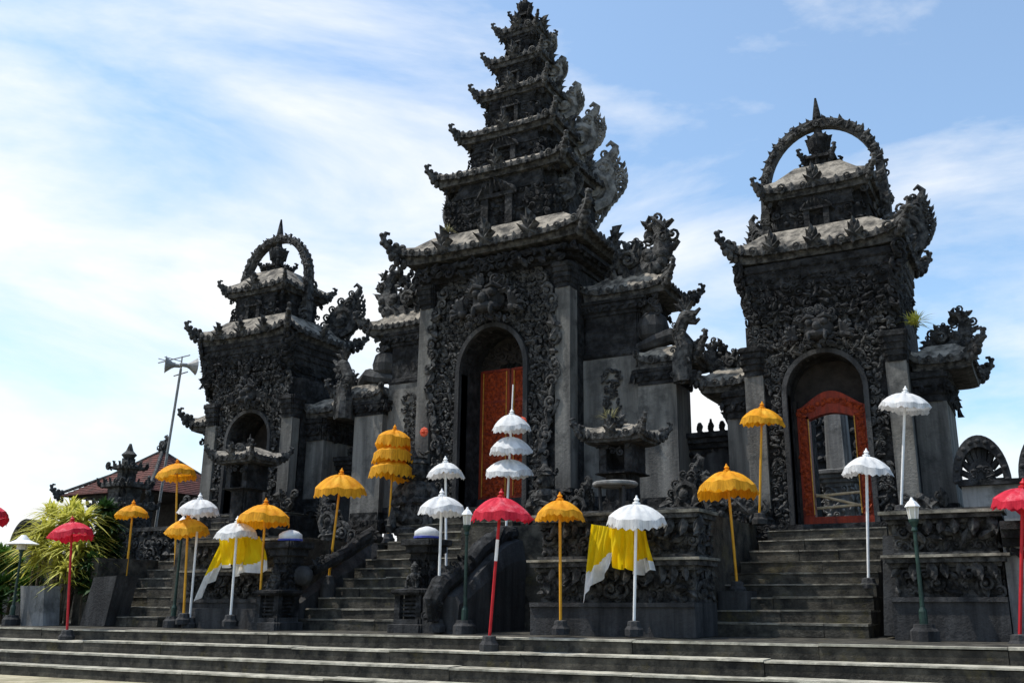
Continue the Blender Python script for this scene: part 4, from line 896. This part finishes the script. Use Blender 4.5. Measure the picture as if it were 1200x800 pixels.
def umbrella(label, kind, top, base, R, tiers=1, spire=.12, band=False, tilt=.0, th=0., billow=0.02, h=None, drop=None, gap=.3, sock=True, stand='plain_stone', spike=None, base_h=.1):
    h = h or .52*R; drop = drop or .34*R
    cm, fm, pm = KIND[kind]; top = Vector(top); base = Vector(base); ax = top-base; Lh = ax.length
    root = thing('ceremonial_umbrella', label, 'umbrella', tuple(base), 'ceremonial umbrellas before the gates')
    root.rotation_euler = ax.to_track_quat('Z', 'Y').to_euler()
    p = MB(); p.tube([(0, 0, 0), (0, 0, Lh-spire)], .021, 8); o = p.build('pole', pm, None); o.parent = root
    if band:
        q = MB(); q.tube([(0, 0, Lh*.52), (0, 0, Lh*.66)], .0235, 8); s_ = q.build('pale_band', 'white_paint', None); s_.parent = o
    zt = Lh-spire
    for k in range(tiers):
        rr = R*(1-.0*k) if tiers == 1 else R*(.78+.22*k/(tiers-1))
        canopy(root, rr, zt-h-gap*k, h, drop, cm, fm, hash((label, k)) % 1000, tilt, th, billow)
    f = MB(); f.lathe([(.05, zt-.01), (.055, zt+.02), (.025, zt+.035), (.042, zt+.06), (.02, zt+.085), (.008, zt+spire)], n=10)
    if spike: f.tube([(0, 0, zt), (0, 0, zt+spike)], .012, 6)
    o = f.build('finial', pm if kind != 'y' else 'yellow_cloth', None); o.parent = root
    if sock:
        s_ = MB(); s_.lathe([(.13, -base_h), (.135, -base_h*.2), (.1, .02), (.09, .08), (.05, .09)], n=8); o = s_.build('base', stand, None); o.parent = root
        o.rotation_euler = root.rotation_euler.to_matrix().inverted().to_euler()
    return root
def U(label, kind, tx, ty, l, r, bx, by, Y, **k):
    z = k.pop('bz', None); T = at(tx, ty, Y); B = at(bx, by, Y)
    if z is not None: B.z = z
    q = at((l+r)/2, ty+20, Y)-Vector((0, 0, EYE)); R = (r-l)/2*q.dot(_fw)/F_PX*.93
    return umbrella(label, kind, T, B, R, **k)
U('red umbrella on a red pole standing on the steps at far left', 'r', 85, 604, 62, 108, 78, 746, 11.25, bz=-.1, base_h=.08)
U('small yellow umbrella before the dark tiered pillar at left', 'y', 157, 585, 140, 175, 146, 692, 13.9, base_h=.1)
U('yellow umbrella highest of those before the left gate, beneath the loudspeakers', 'y', 208, 537, 185, 228, 205, 670, 14.5, base_h=.05)
U('white umbrella behind the front yellow one at the left stairs', 'w', 235, 577, 213, 258, 222, 729, 12.6)
U('yellow umbrella in front of a white one, beside the left lamp post', 'y', 221, 600, 198, 245, 215, 724, 12.5)
U('white umbrella hung with the left yellow and white sash', 'w', 279, 604, 256, 302, 270, 726, 12.3)
U('yellow umbrella just right of the left sash umbrella', 'y', 312, 583, 285, 342, 303, 728, 12.5, tilt=.08, th=-1.4)
U('yellow umbrella leaning right with blown canopy, left of middle stairs', 'y', 401, 548, 371, 430, 385, 680, 13.6, tilt=.16, th=-1.5, base_h=.3)
U('three-tiered yellow umbrella left of the tallest gate doors', 'y', 463, 497, 432, 483, 455, 630, 15.6, tiers=3, gap=.31, h=.16, drop=.2, tilt=.04, th=1.5)
U('smaller upper white umbrella standing behind another white one', 'w', 522, 534, 502, 543, 523, 668, 13.6, sock=False)
U('white umbrella on a white pole beside right stone lantern', 'w', 518, 572, 491, 543, 513, 732, 12.2)
U('three-tiered white umbrella with long spire before orange doors', 'w', 600, 478, 570, 624, 592, 645, 14.4, tiers=3, gap=.40, h=.2, drop=.1, spike=.55, tilt=.1, th=-1.6, sock=False)
U('red umbrella with pale pole band standing on the middle of the steps', 'r', 588, 572, 555, 620, 573, 765, 11.25, bz=-.06, band=True, tilt=.08, th=-1.6, billow=.06, base_h=.12)
U('yellow umbrella upright between red umbrella and right sash', 'y', 656, 576, 629, 684, 657, 734, 12.15)
U('white umbrella hung with the right yellow and white sash', 'w', 746, 580, 714, 780, 743, 735, 12.1, tilt=.08, th=-1.7)
U('yellow umbrella leaning left below the linking wall, left of right stairs', 'y', 851, 543, 820, 888, 864, 688, 13.95, tilt=.08, th=-1.6, base_h=.08)
U('yellow umbrella against the left pilaster of the right gate', 'y', 893, 470, 870, 918, 890, 607, 15.8, tilt=.1, th=-1.5)
U('white umbrella in front of the open orange doorway', 'w', 1015, 525, 990, 1043, 1018, 684, 14.35, tilt=.08, th=-1.6, base_h=.06)
U('white umbrella against the right pilaster of the right gate', 'w', 1061, 452, 1033, 1090, 1056, 598, 15.8, drop=.08)
U('red and pink umbrella cut by the right edge', 'r', 1199, 560, 1166, 1232, 1195, 752, 12.6)
U('red umbrella mostly outside the left edge', 'r', -18, 585, -45, 7, -25, 745, 12.8)

# sashes: wind-blown cloth panels tied under two umbrellas
def sash(label, panels, Y):
    P0 = at(*panels[0][0][:2], Y); b = MB(); rg = random.Random(int(P0.x*100))
    for (tl, tr, br, bl, split, yo, amp) in panels:
        q = [at(p[0], p[1], Y+yo) for p in (tl, tr, br, bl)]; n = 30; v = []; ph = rg.uniform(0, 6)
        for j in range(n+1):
            for i in range(n+1):
                s_, t = i/n, j/n; p = (q[0]*(1-s_)+q[1]*s_)*(1-t)+(q[3]*(1-s_)+q[2]*s_)*t
                wv = amp*(sin(s_*9+ph+t*2)*(.4+t)+.6*sin(s_*19+ph*2-t*3)*(.3+t)+.25*sin(s_*33+ph+t*5))
                p = p+Vector((0, wv, .02*sin(s_*8+ph)*t)); v.append(tuple(p))
        f0, f1 = [], []
        for j in range(n):
            for i in range(n):
                a = j*(n+1)+i; (f0 if (j+.5)/n < split+.06*sin(i/n*7+ph) else f1).append((a, a+1, a+n+2, a+n+1))
        b.add(v, f0, mi=0); b.f += [tuple(x+len(b.v)-len(v) for x in q_) for q_ in f1]; b.m += [1]*len(f1)
    o = b.build('sash', ['lemon_cloth', 'white_cloth'], smooth=True)
    return tag(o, label, 'cloth', 'yellow and white sashes')
sash('yellow and white cloth sash blowing under the right white umbrella', [((694, 614), (722, 618), (716, 661), (680, 706), .64, .0, .05), ((716, 619), (744, 618), (742, 668), (719, 664), 1.1, -.05, .06), ((740, 617), (757, 622), (768, 668), (742, 674), .72, .12, .05)], 12.25)
sash('yellow and white cloth sash blowing under the left white umbrella', [((262, 629), (274, 629), (252, 676), (229, 704), .62, .05, .03), ((258, 630), (284, 630), (284, 660), (262, 664), .95, -.04, .05), ((272, 629), (303, 628), (313, 668), (270, 674), .74, .1, .06)], 12.45)

# ------------------------------------------------------------------ lamp posts
def lamp(label, tx, ty, bx, by, Y, hat=False):
    T = at(tx, ty, Y); B = at(bx, by, Y); x, y, z0, z1 = (T.x+B.x)/2, Y, min(B.z, .12), T.z
    r = thing('lamp_post', label, 'lamp post', (x, y, max(0, z0-.1)), 'garden lamp posts')
    b = MB(); b.lathe([(.17, 0), (.17, .12), (.13, .16), (.12, .2)], x, y, 10); b.build('footing', 'plain_stone', r)
    b = MB(); b.lathe([(.05, .2), (.05, .35), (.028, .4), (.022, z1-.4), (.04, z1-.38), (.028, z1-.34), (.06, z1-.27), (.062, z1-.24)], x, y, 10); b.build('post', 'green_metal', r)
    if hat:
        g_ = MB(); g_.lathe([(.1, z1-.27), (.1, z1-.1)], x, y, 8); g_.build('lamp_glass', 'lamp_glass', r)
        h = MB(); h.lathe([(.3, z1-.17), (.31, z1-.16), (.13, z1-.08), (.09, z1-.03), (.04, z1+.02)], x, y, 16); h.build('lamp_cap', 'white_paint', r)
    else:
        g_ = MB(); g_.lathe([(.05, z1-.24), (.068, z1-.1), (.068, z1-.09)], x, y, 6); g_.build('lamp_glass', 'lamp_glass', r)
        h = MB(); h.lathe([(.09, z1-.095), (.095, z1-.085), (.055, z1-.03), (.03, z1-.01), (.01, z1+.03)], x, y, 6); h.build('lamp_cap', 'white_paint', r)
        k = MB()
        for i in range(6): a = i*pi/3; k.tube([(x+.052*cos(a), y+.052*sin(a), z1-.24), (x+.07*cos(a), y+.07*sin(a), z1-.09)], .006, 4)
        k.build('lamp_frame', 'white_paint', r)
lamp('green lamp post with small white lantern beside the right carved plinth', 1073, 585, 1079, 742, 12.7)
lamp('green lamp post with white lantern between white and red umbrellas', 547, 596, 545, 735, 12.2)
lamp('green lamp post with white lantern at the foot of the left stairs', 211, 606, 208, 716, 12.75)
lamp('dark lamp post with wide white cap at the far left plants', 22, 628, 20, 722, 12.3, True)

# loudspeaker mast
T = at(212, 432, 18); B = at(183, 612, 18); ax = T-B
r = thing('speaker_mast', 'leaning metal mast with horn loudspeakers and aerial left of left gate', 'mast', tuple(Vector((B.x, 18, B.z))))
b = MB(); b.tube([Vector((B.x, 18, 1.7)), B, T], .035, 8); b.build('pole', 'grey_metal', r)
for dx, hd in ((-.28, 2.5), (.22, -.5)):
    b = MB(); M = T3(T+Vector((dx*.4, 0, .1))) @ RZ(hd) @ RX(-pi/2); b.lathe([(.05, -.1), (.06, .1), (.12, .22), (.24, .34), (.245, .35), (.2, .3), (.04, .1)], n=14, M=M); b.build('horn_speaker', 'grey_metal', r)
b = MB(); b.tube([T+Vector((-.95, 0, .28)), T+Vector((.3, 0, .36))], .018, 6); b.tube([T+Vector((-.6, -.3, .3)), T+Vector((-.6, .3, .3))], .012, 6); b.tube([T+Vector((-.35, -.3, .32)), T+Vector((-.35, .3, .32))], .012, 6); b.tube([T+Vector((0, 0, 0)), T+Vector((0, 0, .36))], .02, 6)
b.tube([T+Vector((-.25, 0, -.18)), T+Vector((.28, 0, -.12))], .02, 6)
b.build('aerial', 'grey_metal', r)

# tiled pavilion behind
r = thing('pavilion', 'open pavilion with a red tiled hip roof behind the left plants', 'building', (-34.2, 28.6, 1.7))
b = MB(); n = 20; cx, cy, hw, ze, za = -34.2, 28.6, 2.7, 4.7, 6.75
for s_ in range(4):                   # roof planes laid in overlapping tile courses
    M = T3((cx, cy, 0)) @ RZ(s_*pi/2)
    for k in range(n):
        t0, t1 = k/n, (k+1)/n; zc = lambda t: ze+(za-ze)*(t**1.12); w0, w1 = hw*(1-t0)+.05, hw*(1-t1)+.05
        b.add([(-w0, -w0, zc(t0)+.035), (w0, -w0, zc(t0)+.035), (w1, -w1, zc(t1)), (-w1, -w1, zc(t1)), (-w0, -w0, zc(t0)), (w0, -w0, zc(t0))], [(0, 1, 2, 3), (4, 5, 1, 0)], M)
b.build('roof', 'red_tile', r)
b = MB()
for sx in (-1, 1):
    for sy in (-1, 1):
        b.tube([(cx+sx*hw*1.03, cy+sy*hw*1.03, ze+.08), (cx+sx*hw*.5, cy+sy*hw*.5, ze+.98), (cx, cy, za+.06)], .07, 6); tip(b, cx+sx*hw, cy+sy*hw, ze+.1, .7, atan2(sy, sx))
crown(b, cx, cy, za, .32); swirl(b, T3((cx, cy, za+.15)) @ SCL(.5), 1)
b.build('ridge', 'carved_stone', r)
for sx in (-1, 0, 1):
    for sy in (-1, 1):
        b = MB(); b.box(cx+sx*2.2-.12, cx+sx*2.2+.12, cy+sy*2.2-.12, cy+sy*2.2+.12, 1.7, ze-.06); b.build('column', 'dark_stone', r)
b = MB(); b.box(cx-2.45, cx+2.45, cy-2.45, cy+2.45, ze-.055, ze+.02); b.build('beam_frame', 'void_wood', r)
b = MB(); b.box(cx-2.4, cx+2.4, cy+1.2, cy+1.4, 1.7, ze-.06); b.build('back_wall', 'void_wood', r)

# ------------------------------------------------------------------ plants, planters, slabs
def bush(name, label, stems, m, cat='plant', trunk=True, group='shrubs at the left edge', blade=(60, .6, .03, .45, .8)):
    rg = random.Random(len(label)); c0 = stems[0]; r = thing(name, label, cat, (c0[0], c0[1], 0), group)
    f = MB(); k = MB()
    for (x, y, z, s_) in stems:
        blades(f, (x, y, z), int(blade[0]*s_), blade[1]*s_, blade[2], 1, rg, blade[3], blade[4], .06)
        blades(f, (x+.05, y, z-.25*s_), int(blade[0]*.5*s_), blade[1]*s_*.9, blade[2], 1, rg, .1, blade[4], .06)
        k.tube([(x+rg.uniform(-.1, .1), y, -.0), (x+rg.uniform(-.05, .05), y, z*.5), (x, y, z)], [.04, .03, .025], 6)
    f.build('leaves', m, r); k.build('stem', 'bark', r)
P_ = lambda px, py, Y, s_: (*at(px, py, Y), s_)
bush('variegated_plant', 'tall striped yellow green plant with arching leaves behind the far left red umbrella', [P_(75, 618, 13.4, 1.3), P_(52, 628, 13.2, 1.2), P_(96, 612, 13.5, 1.25), P_(84, 603, 13.8, 1.2), P_(42, 645, 13.0, 1.0), P_(66, 650, 13.0, 1.1), P_(90, 645, 13.2, 1.1), P_(60, 605, 13.9, 1.1), P_(78, 670, 12.9, .9), P_(104, 635, 13.7, 1.0)], ['leaf_yellow'], blade=(110, .62, .03, .35, .85))
bush('green_shrub', 'dark green leafy shrub right of the striped plant', [P_(122, 600, 14.2, 1.1), P_(114, 640, 13.8, 1.0), P_(130, 615, 14.2, 1.0), P_(100, 680, 13.2, .8), P_(108, 660, 13.3, .9), P_(122, 640, 14, 1.0), P_(112, 690, 13.2, .8), P_(134, 645, 14.3, .9)], ['leaf_dark'], blade=(190, .42, .05, .0, .5))
bush('green_shrub', 'mid green low shrub at the extreme left edge', [P_(2, 655, 13.6, 1.1), P_(18, 665, 13.6, 1.0), P_(-15, 650, 13.8, 1.1), P_(35, 675, 13.5, .9), P_(5, 685, 13.3, .9), P_(28, 690, 13.2, .9), P_(-4, 705, 13.1, .8)], ['leaf_green'], blade=(170, .45, .045, .0, .5))
def slab(name, label, pts, Y, th, m, cat):
    q = [at(a, b_, Y) for a, b_ in pts]; b = MB()
    R = [[(p.x, Y, p.z) for p in q], [(p.x, Y+th, p.z) for p in q]]; b.rings(R)
    tag(b.build(name, m), label, cat)
slab('planter', 'square grey stone planter block in front of the striped plant', [(24, 733), (50, 733), (52, 686), (24, 686)], 12.4, .35, 'pale_wall', 'planter')
slab('stair_cheek', 'plain grey stone slab leaning beside the left stairs', [(93, 733), (122, 733), (137, 674), (110, 676)], 12.75, .5, 'plain_stone', 'stone slab')
slab('stone_block', 'dark low stone block at the foot of the left sash umbrella', [(222, 739), (335, 740), (335, 714), (222, 712)], 12.65, .35, 'plain_stone', 'stone block')
slab('stair_pier', 'grey stone pier closing the right side of right stairs', [(1036, 744), (1054, 744), (1052, 627), (1034, 627)], 13.2, 2.6, 'plain_stone', 'pier')
slab('stair_pier', 'low grey stone pier left of the right stairs under a yellow umbrella', [(840, 745), (874, 745), (876, 692), (842, 692)], 13.75, .5, 'plain_stone', 'pier')

# flowers stuck on the guardians
for x, y, lb in ((497, 506, 'orange red flower on the guardian left of the orange doors'), (612, 494, 'red flower half hidden behind the three-tiered white umbrella')):
    c = at(x, y, 15.95 if x < 600 else 16.2); b = MB()
    for k in range(8): a = k*pi/4; b.add([(p[0]*.1+.055*cos(a), p[1]*.05, p[2]*.1+.055*sin(a)) for p in ICO[0]], ICO[1], T3(c))
    b.add([(p[0]*.07, p[1]*.12-.02, p[2]*.07) for p in ICO[0]], ICO[1], T3(c)); tag(b.build('flower', 'flower_red'), lb, 'flower', 'flowers beside the orange doors')

SC.render.engine = 'CYCLES'
